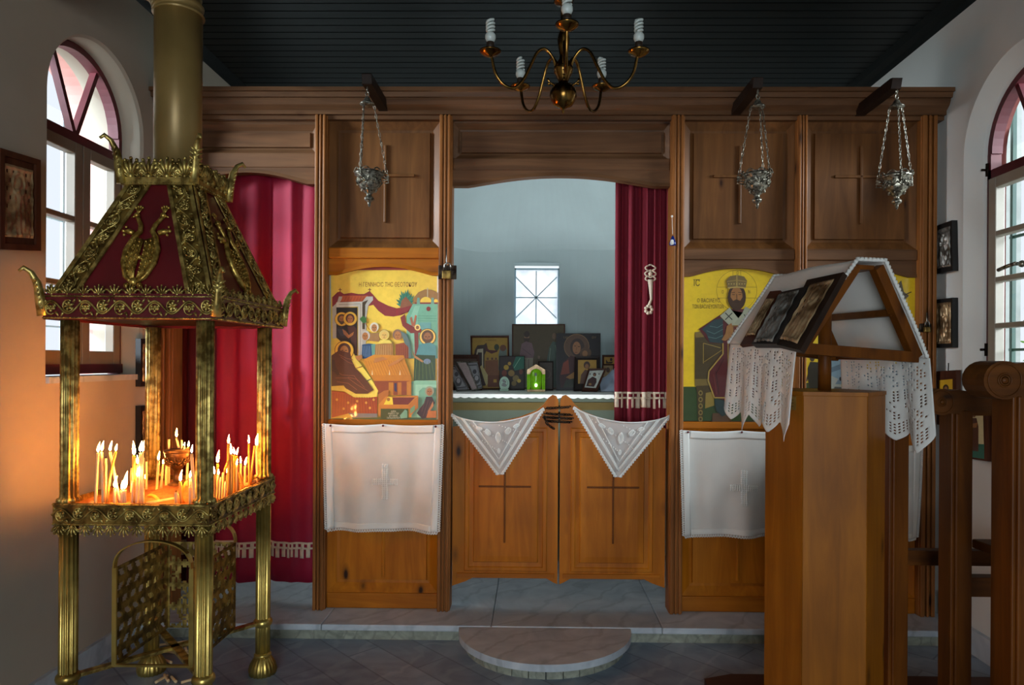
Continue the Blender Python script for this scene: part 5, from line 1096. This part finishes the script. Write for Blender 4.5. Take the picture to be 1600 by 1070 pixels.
def art_mother(P):
    P.rect(871,523,937,608,(26,24,26)); P.ell(901,542,20,20,(96,70,50)); P.ring(901,542,19.4,.9,(140,108,70)); P.ell(902,543,11,14,(62,44,36)); P.ell(901,544,6.4,10,(160,110,70)); P.line([(897,541),(900,541)],1,(50,30,20)); P.line([(903,542),(906,542)],1,(50,30,20)); P.line([(901,543),(900,548)],.7,(110,70,44)); P.line([(898,551),(902,551)],.8,(110,50,40)); P.ell(915,552,9,9,(92,66,44)); P.ell(914,553,4.2,5,(150,104,62))
    P.poly([(876,606),(874,588),(880,566),(892,556),(908,560),(920,575),(928,606)],(66,26,28)); P.poly([(876,586),(880,568),(888,562),(890,584)],(140,60,36)); P.poly([(884,590),(896,582),(906,580),(906,586),(894,594)],(170,120,60)); P.poly([(880,606),(884,594),(906,590),(912,606)],(48,56,42)); P.text(884,528,5,'ΜΡ',(120,96,60)); P.text(928,528,5,'ΘΥ',(120,96,60))
def art_nat(P):
    P.rect(781,558,819,608,(44,34,28)); P.poly([(801,572),(806,558),(819,558),(819,577),(804,580)],(30,104,84)); P.line([(813,560),(803,576)],.8,(130,190,160)); P.ell(791,575,4,4,(196,160,50)); P.ell(796,569,2.6,2.8,(190,150,60))
    for q in ((799,584,5,5,(150,120,60)),(806,592,5,5,(130,110,60)),(811,596,3,3,(196,164,60)),(788,584,4,5,(120,50,30)),(803,600,4,4,(120,100,50)),(814,582,3,4,(110,60,44))): P.ell(*q)
def art_plain(P): P.rect(843,567,863,608,(62,52,42)); P.ring(853,585,7,1,(84,72,58))
def art_gold(P):
    P.rect(903,563,932,600,(188,146,56)); P.ell(917,571,5,6,(70,46,36)); P.ell(917,573,3,4,(150,104,64)); P.poly([(906,600),(908,586),(914,578),(922,580),(928,590),(930,600)],(96,64,46))
def art_small(P):
    P.poly([(921.5,579),(943.5,578),(931,606),(913,605)],(216,224,214)); P.ell(929,585,2.6,3,(80,50,44)); P.ell(928.6,586,1.5,2,(150,110,80)); P.poly([(916,603),(919,593),(926,588),(932,591),(932,597),(928,604)],(70,42,40)); P.ell(922,600,2.4,1.8,(160,120,70)); P.ell(922,584,1,1,(50,40,40)); P.ell(936,584,1,1,(50,40,40))
def art_r1(P): P.rect(944,558,970,569,(196,150,50)); P.ell(955,562,2,2.5,(60,40,30)); P.poly([(947,562),(950,566),(958,565),(956,568),(947,568)],(60,40,30))
def art_r2(P): P.rect(943,571,958,600,(180,150,100)); P.ell(950,578,3,4,(90,60,44))
stand_icon('tall dark olive icon with two robed figures below the apse window', [(800,507),(883,507),(883,609),(800,609)], 5.06, .10, 0, M['frame'], 0, None, art_pair, .012)
stand_icon('gold icon of a birth scene standing at the left of the altar', [(735,526),(795,526),(797,610),(737,610)], 4.98, .14, .10, M['frame'], .009, M['frame'], art_birth, .010)
stand_icon('dark icon of a haloed mother and child right of the apse window', [(869,521),(938.5,521),(938.5,610),(869,610)], 4.94, .10, -.05, M['black'], 0, None, art_mother, .016)
stand_icon('small dark icon with a green sky behind the oval plaque', [(780,557),(820,557),(820,610.5),(780,610.5)], 4.90, .12, .05, M['dark'], 0, None, art_nat, .012)
stand_icon('plain dark brown icon half hidden behind the glowing green lamp', [(841,565),(864.5,565),(864.5,610.5),(841,610.5)], 4.88, .12, 0, M['dark'], .006, M['dark'], art_plain, .012)
stand_icon('gold icon in a wide dark frame behind the small pale one', [(898,557.5),(936.5,557.5),(935,611.5),(896,611.5)], 4.82, .14, -.05, M['dark'], .012, M['dark'], art_gold, .012)
stand_icon('gold icon with dark frame beside the curtain at the back right of the altar', [(941,555),(972,555),(972,610),(941,610)], 4.98, .12, -.1, M['frame'], .008, M['frame'], art_r1, .012)
stand_icon('pale framed icon leaning in front of the back right gold one', [(941,569),(960,569),(957,610.5),(938,610.5)], 4.90, .12, -.1, M['frame'], .006, M['frame'], art_r2, .012)
stand_icon('small icon on white ground in a brown frame, tilted at the altar edge', [(919.5,576),(947,575.5),(933,611.5),(909,611.5)], 4.74, .22, -.12, M['frame'], .010, M['frame'], art_small, .016)
# things at the left of the altar
def art_s(P, q): 
    P.poly(q, (150,152,156)); cx_, cy_ = sum(a for a, _ in q)/4, sum(b_ for _, b_ in q)/4; s = lambda k: [(cx_+(a-cx_)*k, cy_+(b_-cy_)*k) for a, b_ in q]
    P.poly(s(.86), (84,86,90)); P.poly(s(.78), (166,168,172)); P.ell(cx_-1, cy_-6, 3, 3.6, (84,84,88)); P.ell(cx_+2, cy_+6, 5, 7, (96,96,100)); P.ell(cx_+2, cy_+4, 3, 4, (190,190,194))
stand_icon('wooden icon with carved top rail at the left end of the altar', [(700,556),(748,556),(753,611),(700,611)], 4.86, .10, .22, M['frame'], .014, M['frame'], lambda P: P.rect(704,562,745,606,(84,60,46)), .014)
qa = [(729,565),(746.5,564.5),(754,606),(741,610)]; stand_icon('silver relief icon leaning back against the carved wooden one', qa, 4.78, .16, .22, M['silverdk'], .004, M['silver'], lambda P: art_s(P, [(730,567),(745.5,566),(753,604),(742,608)]), .010)
qb = [(713,565.5),(729.5,565),(747,608),(738,611)]; stand_icon('pale pinkish framed print between the two silver icons', qb, 4.72, .16, .25, M['silverdk'], .003, M['silver'], lambda P: P.poly([(715,567),(728,566.5),(745,607),(738,609)], (196,178,176)), .008)
qc = [(698,571),(712,572),(733,609),(714,612)]; stand_icon('silver relief icon with black edge, foremost at the left end of the altar', qc, 4.66, .18, .28, M['black'], .004, M['silverdk'], lambda P: art_s(P, [(700,573),(711,574),(731,608),(715,610)]), .016)
c = PZ(788,611,TZ+.004); pl = thing('oval_plaque', 'small oval pale green plaque with a figure standing on the altar', 'plaque', c)
s_ = c.y/1067; mb = MB(); o_ = [V((c.x+7.9*s_*math.cos(a), c.y, c.z+11.5*s_+11.3*s_*math.sin(a))) for a in [2*pi*i/28 for i in range(28)]]; mb.prism(o_, (0,.014,0)); mb.box(c.x-7*s_, c.x+7*s_, c.y-.004, c.y+.02, c.z, c.z+3*s_); mb.build('stone', M['mint'], pl, bev=.003)
P = Paint(lambda x_, y_: PY(x_, y_, c.y-.0005), (0,-1,0)); P.ring(788,598,5.6,.7,(90,120,104)); P.ell(787,595,2,2.4,(70,80,70)); P.ell(789.5,596.5,1.4,1.7,(70,80,70)); P.poly([(784,603),(785,598),(789,598),(792,602),(790,604)],(70,84,74)); P.build('painting', M['paint_m'], pl)
# green vigil lamp
c = PZ(837.5,612,TZ+.004); vl = thing('vigil_lamp', 'glowing green glass vigil lamp in a brass shrine on the altar', 'lamp', c); s_ = c.y/1067
w_, h_ = 14.2*s_, 43*s_; d_ = .05
gx = lambda a: c.x+a*w_; gz = lambda b_: c.z+b_*h_
mb = MB(); mb.prism([(gx(-1),c.y,gz(.62)),(gx(-1),c.y,gz(.80)),(gx(0),c.y,gz(1.0)),(gx(1),c.y,gz(.80)),(gx(1),c.y,gz(.62))]+[(gx(.72*math.cos(a)),c.y,gz(.56+.28*math.sin(a))) for a in [pi*i/12 for i in range(13)]], (0,d_,0)); mb.box(gx(-1), gx(1), c.y-.004, c.y+d_, gz(0), gz(.09)); mb.build('shrine', M['bronze'], vl, bev=.002)
mb = MB()
for a in (-.92,-.74,.74,.92): mb.tube([(gx(a),c.y-.002,gz(.08)), (gx(a),c.y-.002,gz(.64))], .0055, 8)
for a in (-.92, .92): mb.tube([(gx(a),c.y+d_,gz(.08)), (gx(a),c.y+d_,gz(.64))], .0055, 8)
mb.build('pillar', M['greenglass'], vl)
mb = MB(); mb.lathe([(.030,.012),(.036,.04),(.038,.10),(.034,.14),(.02,.155)], (c.x,c.y+.03,c.z), 24, 0, None, 12, .05); mb.build('glass', M['greenglass'], vl)
P = Paint(lambda x_, y_: PY(x_, y_, c.y-.008), (0,-1,0)); P.ell(837,585,2.2,2.8,(40,60,20)); P.build('figure', M['paint_m'], vl)
mb = MB(); mb.ball((c.x+.0,c.y-.012,c.z+.045), .009, 10, sx=(1,.6,1.3)); o = mb.build('flame', M['greenglass'], vl)
m, nt, b = nodes('green flame'); b.inputs['Emission Color'].default_value = (.6,1,.3,1); b.inputs['Emission Strength'].default_value = 8; o.data.materials[0] = m
# folded satin at the right end
sx_ = thing('satin_cloth', 'crumpled pale blue satin cloth at the right end of the altar', 'cloth', PZ(952,613,TZ))
mb = MB(); p0 = PZ(936,612,TZ+.004)
def sat(u, v):
    a = PY(939+36*u, 611-2*u, 4.70+.10*v); hgt = (.07+.16*u)*math.sin(pi*min(1, v*.5+.02)+.0)
    return V((a.x+.05*v*u, 4.70+.22*v+.008*math.sin(9*u+8*v), TZ+.004+hgt*(v**.7)+.006*math.sin(16*u-12*v)*v+.004))
mb.grid(sat, 40, 30); mb.build('fabric', M['satin'], sx_, solid=.004)
# ------------------------------------------------------------------ relief panels
def relief(root, corners, n, mat, seed, depth=.007, nm='relief', two=False):
    c = [V(p) for p in corners]; n = V(n).normalized(); rr = random.Random(seed); ph = [rr.uniform(0,6.28) for _ in range(6)]
    def h(u, v):
        b_ = min(u, 1-u, (1-v), v); s = .6*math.exp(-((b_-.035)/.02)**2)
        figs = ((.36,.26),(.64,.30)) if two else ((.5,.25),)
        for hx, hy in figs:
            d = math.hypot((u-hx)*.8, v-hy); s += .9*math.exp(-(d/.075)**2)+.5*math.exp(-((d-.16)/.022)**2)
            w_ = .14+.22*min(1, max(0, (v-hy-.1)/.5)); w_ *= .6 if two else 1
            if v > hy+.08: s += .7*math.exp(-((u-hx)/w_)**4)*(1+.5*math.sin(26*u+9*v+ph[0])*math.sin(11*v-14*u+ph[1]))
        s += .22*math.sin(30*u+ph[2])*math.sin(26*v+ph[3])
        return s*depth
    def S(u, v):
        p = c[0].lerp(c[1], u).lerp(c[3].lerp(c[2], u), v); return p+n*(h(u, v)+.001)
    mb = MB(); mb.grid(S, 60, 72); return mb.build(nm, mat, root)
def inset(c, k):
    m_ = sum((V(p) for p in c), V((0,0,0)))/4; return [m_+(V(p)-m_)*k for p in c]
def wall_icon(label, X, c, n, frame, th, mat=None, k=.84, seed=1, art=None, fw=.0, edge=None, two=False):
    cs = [PX(a, b_, X) for a, b_ in c]; r_ = panel('wall_icon', label, cs, n, th, edge or frame, 'icon', frame if fw else None, fw)
    if mat: relief(r_, inset(cs, k), n, mat, seed, .007, 'relief', two)
    if art:
        P = Paint(lambda a, b_: PX(a, b_, X), n); art(P); P.build('painting', M['paint_m'], r_)
    return r_
XW = XR-.030
wall_icon('dark framed silver relief icon hanging highest on the right wall beside the window', XW, [(1460,354),(1487,344),(1488.5,423),(1463.5,428)], (-1,0,0), M['black'], .028, M['silverdk'], .8, 2, two=True)
wall_icon('bronze relief icon in dark frame, second from the top on the right wall', XW, [(1462.5,468),(1488,465),(1488,542.5),(1463,543.5)], (-1,0,0), M['black'], .028, M['bronze'], .84, 5)
def art_w3(P):
    P.poly([(1467.5,594),(1488.5,592),(1488.5,657),(1468,655)], (206,160,30)); P.ell(1478,606,4.5,5.6,(60,40,24)); P.ell(1478,607,2.4,3.4,(150,104,60)); P.poly([(1470,655),(1472,622),(1478,613),(1485,622),(1487,656)], (110,60,36))
w3_ = wall_icon('gold ground icon on a scalloped brown board above the stall armrest', XW, [(1463,580),(1494,578),(1495,668),(1464,663)], (-1,0,0), M['frame'], .022, art=art_w3)
def art_w4(P):
    P.poly([(1510,640),(1536,640),(1538,717),(1510,713)], (214,206,160)); P.poly([(1510,692),(1538,694),(1538,717),(1510,713)], (44,110,90)); P.ell(1522,648,3,4,(130,90,56)); P.poly([(1517,660),(1519,653),(1526,653),(1529,666),(1529,705),(1518,704)], (84,50,34)); P.poly([(1518,662),(1528,660),(1526,668),(1520,668)], (150,104,60))
wall_icon('icon of a standing robed figure in a red brown frame behind the stall post', XW, [(1505,632),(1543,632),(1545,721),(1505,715)], (-1,0,0), M['frame'], .02, art=art_w4)
def art_w5(P):
    P.poly([(1566,646),(1606,646),(1606,735),(1566,727)], (84,70,72)); P.ell(1583,672,6,10,(176,130,126)); P.ell(1583,665,7,8,(40,34,36)); P.ell(1583,674,4.4,7.5,(180,136,130)); P.poly([(1569,727),(1571,694),(1580,684),(1592,686),(1604,700),(1606,734)], (30,46,40)); P.poly([(1566,720),(1606,728),(1606,735),(1566,727)], (150,110,60)); P.line([(1579,702),(1583,712)], 2, (170,130,120))
wall_icon('dark portrait icon in a black wavy frame near the window wall corner stall', XW, [(1559,636),(1614,636),(1614,741),(1558,731)], (-1,0,0), M['black'], .022, art=art_w5, fw=.012)
p = PX(1482, 567, XR-.004); mb = MB(); mb.tube([p, p+V((0,.004,-.05))], .002, 5); mb.build('nail', M['iron'], w3_)
XW2 = XL+.03
wall_icon('tarnished silver relief icon in a brown frame left of the arched window', XW2, [(-4,231),(59,250),(59.5,392),(-4,389)], (1,0,0), M['frame'], .028, M['bronze'], .74, 9, fw=.022)
wall_icon('upper small dark icon on the left wall behind the candle stand post', XW2, [(220,529),(244,530),(244,602),(220,604)], (1,0,0), M['black'], .026, M['bronze'], .8, 11)
wall_icon('lower small dark icon on the left wall behind the candle stand post', XW2, [(220,634),(244,633),(244,712),(220,716)], (1,0,0), M['black'], .026, M['bronze'], .8, 12)
# ------------------------------------------------------------------ platform, lectern with its tent shaped book rest
LC = V((.985, 2.33, 0)); ZP = .04
pf = [PZ(1100,1060,ZP), PZ(1142,1052.5,ZP), PZ(1582,1058,ZP)]
mb = MB(); mb.prism([(pf[0].x,pf[0].y,.0), (pf[1].x,pf[1].y,0), (2.035,pf[2].y,0), (2.035,1.3,0), (pf[0].x,1.3,0)], (0,0,ZP))
tag(mb.build('wooden_platform', M['deck'], origin=(1.4,2.1,0), bev=.006), 'low dark wooden platform under the lectern and the choir stalls', 'platform')
lt = thing('lectern', 'hexagonal pine lectern with a tent shaped book rest on a pole', 'lectern', LC+V((0,0,ZP)))
def hexpts(s, z, ph=-12): return [LC+V((s*math.cos(math.radians(60*k+ph)), s*math.sin(math.radians(60*k+ph)), z)) for k in range(6)]
ZT = PY(1300,613,2.15).z
for k in range(6):
    a, b_ = hexpts(.19, ZP)[k], hexpts(.19, ZP)[(k+1) % 6]; ai, bi = hexpts(.172, ZP)[k], hexpts(.172, ZP)[(k+1) % 6]; up_ = V((0,0,ZT-ZP-.012))
    mb = MB(); e = (b_-a).normalized()*.0006; mb.hexa([a+e, b_-e, bi, ai], [a+e+up_, b_-e+up_, bi+up_, ai+up_]); mb.build('side_board', M['lectern'], lt, bev=.0015)
mb = MB(); mb.prism(hexpts(.193, ZT-.012), (0,0,.012)); mb.build('top_board', M['lectern'], lt, bev=.002)
mb = MB(); v0, v1 = hexpts(.1905, 0)[3], hexpts(.1905, 0)[4]; nrm = (v1-v0).cross(V((0,0,1))).normalized(); nrm = nrm if nrm.y < 0 else -nrm
mid = (v0+v1)/2+V((0,0,0)); fpl = lambda a, b_: PL(a, b_, mid, nrm)
q = [fpl(1228,619), fpl(1244,619.5), fpl(1244,640.5), fpl(1228,640)]; mb.prism(q, nrm*.002); np_ = mb.build('name_plate', M['brass_sm'], lt)
P = Paint(lambda a, b_: fpl(a, b_)+nrm*.002, nrm)
for i in range(3): P.line([(1230,624.5+i*5),(1241,624.8+i*5)], .8, (70,50,24))
P.build('engraving', M['paint_m'], np_)
nAL, nAR, nBL, nBR = PY(1338,410,2.10), PY(1377,411,2.12), PY(1248,548,2.05), PY(1440,563,2.20)
fAL = PY(1217,434,2.46); fAR = fAL+(nAR-nAL); fBL = PY(1147,541,2.42); fBR = fAR+(nBR-nAR)*.97
ctr = (nAL+nAR+nBL+nBR+fAL+fAR+fBL+fBR)/8
mb = MB(); mb.tube([LC+V((0,0,ZT-.002)), V((LC.x, LC.y, 1.36)), V((LC.x+.0, LC.y, 1.52))], .021, 16); mb.build('pole', M['stall'], lt)
def pbar(mb, a, b_, w=.036, h=.026, up=(0,0,1)): mb.bar(a, b_, w, h, up)
axd = (fAL-nAL).normalized()
def shr(p): return p+(ctr-p).normalized()*.02
for nm_, bars_ in (('end_frame', ((nAL,nBL),(nAR,nBR),(nBL,nBR))), ('end_frame', ((fAL,fBL),(fAR,fBR),(fBL,fBR)))):
    mb = MB()
    for a, b_ in bars_: pbar(mb, shr(a), shr(b_), .034, .030, axd)
    mb.build(nm_, M['stall'], lt, bev=.002)
mb = MB(); pbar(mb, shr(nAL.lerp(nAR,.5)), shr(fAL.lerp(fAR,.5)), .07, .014); mb.build('ridge_board', M['stall'], lt)
mb = MB()
for a, b_ in ((nBL,fBL),(nBR,fBR),(nAR.lerp(nBR,.5),fAR.lerp(fBR,.5)),(nAL.lerp(nBL,.5),fAL.lerp(fBL,.5))): pbar(mb, shr(a), shr(b_), .03, .022)
mb.bar(shr(nBL).lerp(shr(fBL),.5), shr(nBR).lerp(shr(fBR),.5), .04, .02); mb.build('side_rail', M['stall_h'], lt)
mb = MB(); mb.bar(V((LC.x,LC.y,1.50)), shr(nAL.lerp(fAR,.5)), .03, .03, (0,1,0)); mb.build('swivel_arm', M['stall'], lt)
# cloth over the rest with crochet ends
nl = (fAL-nAL).cross(nBL-nAL).normalized(); nl = nl if nl.x < 0 else -nl
nr = (fAR-nAR).cross(nBR-nAR).normalized(); nr = nr if nr.x > 0 else -nr
lc = thing('lectern_cloth', 'white cloth with crochet lace ends draped over the book rest of the lectern', 'cloth', ctr)
def over(u, v):  # u along the ridge (-.02..1), v across 0..1 : left bottom, ridge, right bottom
    A = [nBL+nl*.012, nAL+nl*.008+V((0,0,.004)), nAR+nr*.008+V((0,0,.004)), nBR+nr*.012]; B_ = [fBL+nl*.012, fAL+nl*.008+V((0,0,.004)), fAR+nr*.008+V((0,0,.004)), fBR+nr*.012]
    k = (0, .44, .56, 1); i = 0 if v < k[1] else 1 if v < k[2] else 2; t = (v-k[i])/(k[i+1]-k[i])
    a = A[i].lerp(A[i+1], t); b_ = B_[i].lerp(B_[i+1], t); p = a.lerp(b_, -.03+1.08*u)
    return p+(nl if i == 0 else nr if i == 2 else V((0,0,1)))*(.003*math.sin(8*u+9*v))
mb = MB(); mb.grid(over, 24, 50); mb.build('linen', M['white'], lc, solid=.002)
for u in (0, 1):
    mb = MB(); mb.tube([over(u, i/180)+V((0,0,.003*abs(math.sin(pi*i/3)))) for i in range(181)], [.004+.0035*abs(math.sin(pi*i/3)) for i in range(181)], 6); mb.build('scalloped_edge', M['lace'], lc)
def lace_fall(A, B, H, pts, seed, out):
    """filet crochet hanging from the line A-B"""
    out = V(out); NU, NV = 62, 56; rr = random.Random(seed)
    prof = []
    def Lf(u):
        k = u*pts; i = min(int(k), pts-1); t = k-i; return H*(.79+.22*(1-abs(2*t-1))**.8*(.75+.25*math.sin(i*2.3+seed)))
    def S(u, v): return A.lerp(B, u)+V((0,0,-1))*Lf(u)*v+out*(.010*math.sin(2*pi*3.2*u+seed)*(v**.8)+.012*v)+out*.004
    def keep(i, j):
        if i % 2 == 0 or j % 2 == 0 or i < 3 or i > NU-4 or j < 3 or j > NV-4: return True
        u, v = i/NU, j/NV; c = (u*3.5) % 1
        if .74 < v < .785: return True
        if v >= .785: return abs(c-.5) < .08
        arch = abs(c-.5)-.42*math.sin(pi*min(1, (v % .5)/.36))*(1 if (v % .5) < .36 else 0)
        if abs(arch) < .06: return True
        if arch < 0: return (i//2+j//2) % 4 == 0 or abs(c-.5) < .1 and (j//2) % 3 != 0
        return (i//2) % 3 == 0 or (j//2) % 5 == 0
    mb = MB(); mb.grid(S, NU, NV, 0, True, keep); mb.build('crochet_fall', M['lace'], lc, solid=.0016)
lace_fall(nBL+nl*.014+(nBL-fBL)*.03, fBL+nl*.014, .285, 5, 1, (-1,0,.0))
lace_fall(nBR+nr*.014+(nBR-fBR)*.04, fBR+nr*.014, .31, 4, 2, (1,0,.0))
# icons lying on the left slope of the rest
def rest_icon(label, c, off, th, edge, mat, k, seed, frame=None, fw=0, rc=None):
    p0 = nBL+nl*off; cs = [PL(a, b_, p0, nl) for a, b_ in c]; r_ = panel('framed_icon', label, cs, nl, th, edge, 'icon', frame, fw, 'icons on the book rest')
    rcs = [PL(a, b_, p0, nl) for a, b_ in rc] if rc else inset(cs, k)
    relief(r_, rcs, nl, mat, seed, .007); return r_
rest_icon('bronze relief icon in dark wooden frame, nearest on the book rest', [(1261,437),(1318,425),(1250,547),(1212,538)], .036, .018, M['dark'], M['bronze'], .8, 21, rc=[(1268,444),(1304,436),(1246,537),(1219,530)])
rest_icon('silver relief icon with black edge, middle one on the book rest', [(1221,456),(1262,447),(1213,537),(1174,537)], .040, .022, M['black'], M['silverdk'], .86, 22, rc=[(1219,459),(1249,453),(1207,534),(1178,535)])
rest_icon('brown wooden icon, farthest one on the book rest', [(1203,455),(1219.5,453.5),(1176,536),(1156,539)], .030, .014, M['frame'], M['bronze'], .7, 23)
# ------------------------------------------------------------------ choir stalls
def arm_profile(k):
    pts = []
    for i in range(15):
        a = math.radians(-60-(i*240/14)); pts.append((.047*math.cos(a)*1.08, .047*math.sin(a)))   # round scroll, clockwise from below
    pts += [(.06,.044),(.10,.038),(.16,.026),(.24,.016),(.33,.010),(.62,.006),(.62,-.052),(.34,-.056),(.27,-.046),(.18,-.036),(.11,-.034),(.085,-.028),(.07,-.032),(.055,-.042)]
    return [(x*k, z*k) for x, z in pts]
def stall_side(root, px, py, Yf, k, postx, postw, lower, rail_z=None):
    c = PY(px, py, Yf); T = .085*k
    mb = MB(); mb.prism([(c.x+x, Yf, c.z+z) for x, z in arm_profile(k) if c.x+x < 9], (0,T,0)); 
    arm = mb.build('armrest', M['stall_h'], root, bev=.006)
    mb = MB()
    for r in (.040, .016, .011):
        mb.tube([(c.x+r*k*math.cos(a), Yf-.001, c.z+r*k*math.sin(a)) for a in [2*pi*i/28 for i in range(28)]], .0022*k, 6, closed=True)
    mb.lathe([(.009*k,0),(.007*k,.004),(0,.006)], (c.x,Yf-.0,c.z), 16, axis=(0,-1,0)); mb.build('scroll_rings', M['stall_h'], arm)
    x0 = PY(postx, 800, Yf).x; x1 = PY(postx+postw, 800, Yf).x; zt_ = c.z-.030*k
    mb = MB(); mb.box(x0, x1, Yf+.004, Yf+T-.004, ZP, zt_); w_ = x1-x0; mb.box(x0+w_*.14, x0+w_*.32, Yf-.006, Yf+.01, ZP, zt_-.01); mb.build('post', M['stall'], root, bev=.004)
    if rail_z:
        for za, zb in rail_z: mb = MB(); mb.box(x1-.002, 2.03, Yf+.018, Yf+T-.018, za, zb); mb.build('side_rail', M['stall_h'], root, bev=.004)
    mb = MB(); mb.box(1.98, 2.03, Yf+.004, Yf+T-.004, ZP, c.z-.05*k if lower else c.z-.05); mb.build('back_post', M['stall'], root)
    return c
s1 = thing('choir_stall', 'dark wooden choir stall with scrolled armrests, beside the lectern and right wall', 'stall', (1.72,2.5,ZP))
YA1, YB1, YC1 = 2.68, 2.40, 2.0
za = lambda py, Y: PY(1450,py,Y).z
stall_side(s1, 1386, 628, YA1, .92, 1390, 31, 0, [(za(886,YA1), za(862,YA1))])
stall_side(s1, 1472, 628, YB1, .98, 1487, 34, 0, [(za(935,YB1), za(904,YB1))])
mb = MB(); xs0 = PY(1521,845,YB1).x
mb.hexa([(xs0,YB1+.01,za(856,YB1)),(2.0,YB1+.01,za(856,YB1)),(2.0,YC1+.1,za(856,YB1)),(xs0+.03,YC1+.1,za(856,YB1))], [(xs0,YB1+.01,za(842,YB1)),(2.0,YB1+.01,za(842,YB1)),(2.0,YC1+.1,za(842,YB1)),(xs0+.03,YC1+.1,za(842,YB1))]); mb.build('seat', M['stall_h'], s1, bev=.004)
s2 = thing('choir_stall', 'nearest wooden choir stall end with the big scrolled armrest before the window', 'stall', (1.72,1.9,ZP))
stall_side(s2, 1570, 594, YC1, 1.20, 1583, 40, 1, None)
# ------------------------------------------------------------------ chandelier
YC2 = 2.30; cc = PY(880,147,YC2); chn = thing('chandelier', 'brass five arm chandelier with spiral lamps hanging from the dark ceiling', 'chandelier', V((cc.x,YC2,PY(880,178,YC2).z)))
cz = lambda py: PY(880, py, YC2).z
k = YC2/1067
mb = MB(); mb.lathe([(0,cz(178)),(.004,cz(176)),(.005,cz(171)),(.012,cz(169)),(.03,cz(165)),(.042,cz(157)),(.046,cz(149)),(.043,cz(141)),(.034,cz(135)),(.018,cz(131)),(.016,cz(128)),(.022,cz(121)),(.030,cz(114)),(.034,cz(108)),(.030,cz(103)),(.022,cz(98)),(.014,cz(92)),(.013,cz(86)),(.017,cz(76)),(.021,cz(62)),(.017,cz(54)),(.012,cz(48)),(.010,cz(30)),(.010,cz(8)),(.03,cz(5)),(.034,cz(2)),(.012,cz(-4)),(.012,cz(-30)),(.006,cz(-40)),(.006,ZC-.06),(.05,ZC-.05),(.055,ZC-.001)], (cc.x,YC2,0), 32); mb.build('column', M['chand'], chn)
Rr = .108*YC2*1.02; zpl = 1.35+466*YC2/1067
for i in range(5):
    a = -pi/2+2*pi*i/5; d = V((math.cos(a), math.sin(a), 0)); c0 = V((cc.x,YC2,0)); zh = cz(108)
    ctrl = [(.10,zh-.0),(.14,zh+.03),(.25,zh+.058),(.36,zh+.045),(.46,zh-.005),(.56,zh-.055),(.68,zh-.085),(.82,zh-.078),(.93,zh-.045),(.985,zh+.01),(1,zpl-.012)]
    # smooth
    def cr(t):
        n_ = len(ctrl)-1; s = min(t*n_, n_-1e-6); i_ = int(s); f = s-i_; p = [ctrl[max(0,min(n_,i_+j))] for j in (-1,0,1,2)]
        return tuple(.5*((2*p[1][q])+(-p[0][q]+p[2][q])*f+(2*p[0][q]-5*p[1][q]+4*p[2][q]-p[3][q])*f*f+(-p[0][q]+3*p[1][q]-3*p[2][q]+p[3][q])*f**3) for q in (0,1))
    mb = MB(); mb.tube([c0+d*Rr*cr(t/50)[0]+V((0,0,cr(t/50)[1])) for t in range(51)], .0052, 10)
    mb.tube([c0+d*Rr*(.12+.1*math.cos(q))+V((0,0,zh-.035+.022*math.sin(q))) for q in [pi*.5+1.45*pi*j/14 for j in range(15)]], .0035, 8); mb.ball(c0+d*Rr*.2+V((0,0,zh-.055)), .006, 8)
    arm = mb.build('arm', M['chand'], chn)
    e = c0+d*Rr
    mb = MB(); mb.lathe([(.008,-.014),(.012,-.010),(.024,-.006),(.034,.002),(.036,.006),(.033,.006),(.022,0),(.008,0)], e+V((0,0,zpl)), 28); mb.build('drip_pan', M['chand'], arm)
    mb = MB(); mb.lathe([(.013,0),(.013,.032),(.011,.034)], e+V((0,0,zpl+.001)), 18); mb.build('socket', M['socket'], arm)
    mb = MB(); b0 = e+V((0,0,zpl+.035)); mb.lathe([(.010,0),(.014,.004),(.0175,.012),(.0175,.022),(.013,.029),(.006,.031)], b0, 20)
    for s_ in (0, pi): mb.tube([b0+V((.0115*math.cos(q+s_+i), .0115*math.sin(q+s_+i), .031+.040*q/(2*pi*1.8))) for q in [2*pi*1.8*j/60 for j in range(61)]]+[b0+V((0,0,.0735))], .0044, 7)
    mb.build('spiral_lamp', M['bulb'], arm)
# ------------------------------------------------------------------ light
w = bpy.data.worlds.new('sky'); sc.world = w; w.use_nodes = True
bg = w.node_tree.nodes['Background']; bg.inputs[0].default_value = (.88,.94,1,1); bg.inputs[1].default_value = .85
def area(nm, loc, to, sx, sy, e, c, spread=180):
    d = bpy.data.lights.new(nm, 'AREA'); d.shape = 'RECTANGLE'; d.size = sx; d.size_y = sy; d.energy = e; d.color = c
    d.spread = math.radians(spread)
    o = bpy.data.objects.new(nm, d); COL.objects.link(o); o.location = loc
    o.rotation_euler = (V(to)-V(loc)).to_track_quat('-Z', 'Y').to_euler(); return o
area('doorway_daylight', (-.1,-2.7,1.25), (0,3,.7), 1.7, 2.1, 72, (.84,.93,1))
area('left_daylight', (-9.0,.6,3.5), (-1.9,3.0,1.8), 3, 3, 4000, (.80,.92,1))
area('right_daylight', (9.1,.2,3.7), (2.1,2.93,1.8), 3, 3, 2000, (.86,.95,1))
area('sanctuary_side_fill', (XL+.06,4.0,2.0), (.5,4.6,1.5), .5, .9, 8, (.88,.96,1))  # added lamp inside the wall, standing in for an unseen side window
area('sanctuary_low_fill', (.05,3.78,.55), (.05,4.55,2.9), 1.0, .3, 8.5, (.88,.96,1), 100)  # added upward fill, hidden behind the doors to brighten the apse dome
area('east_daylight', (.6,7.5,3.2), (0,5.4,1.9), 2, 2, 42, (.92,.97,1))
sc.view_settings.view_transform = 'Standard'; sc.view_settings.look = 'None'; sc.view_settings.gamma = 1; sc.view_settings.exposure = 0.32
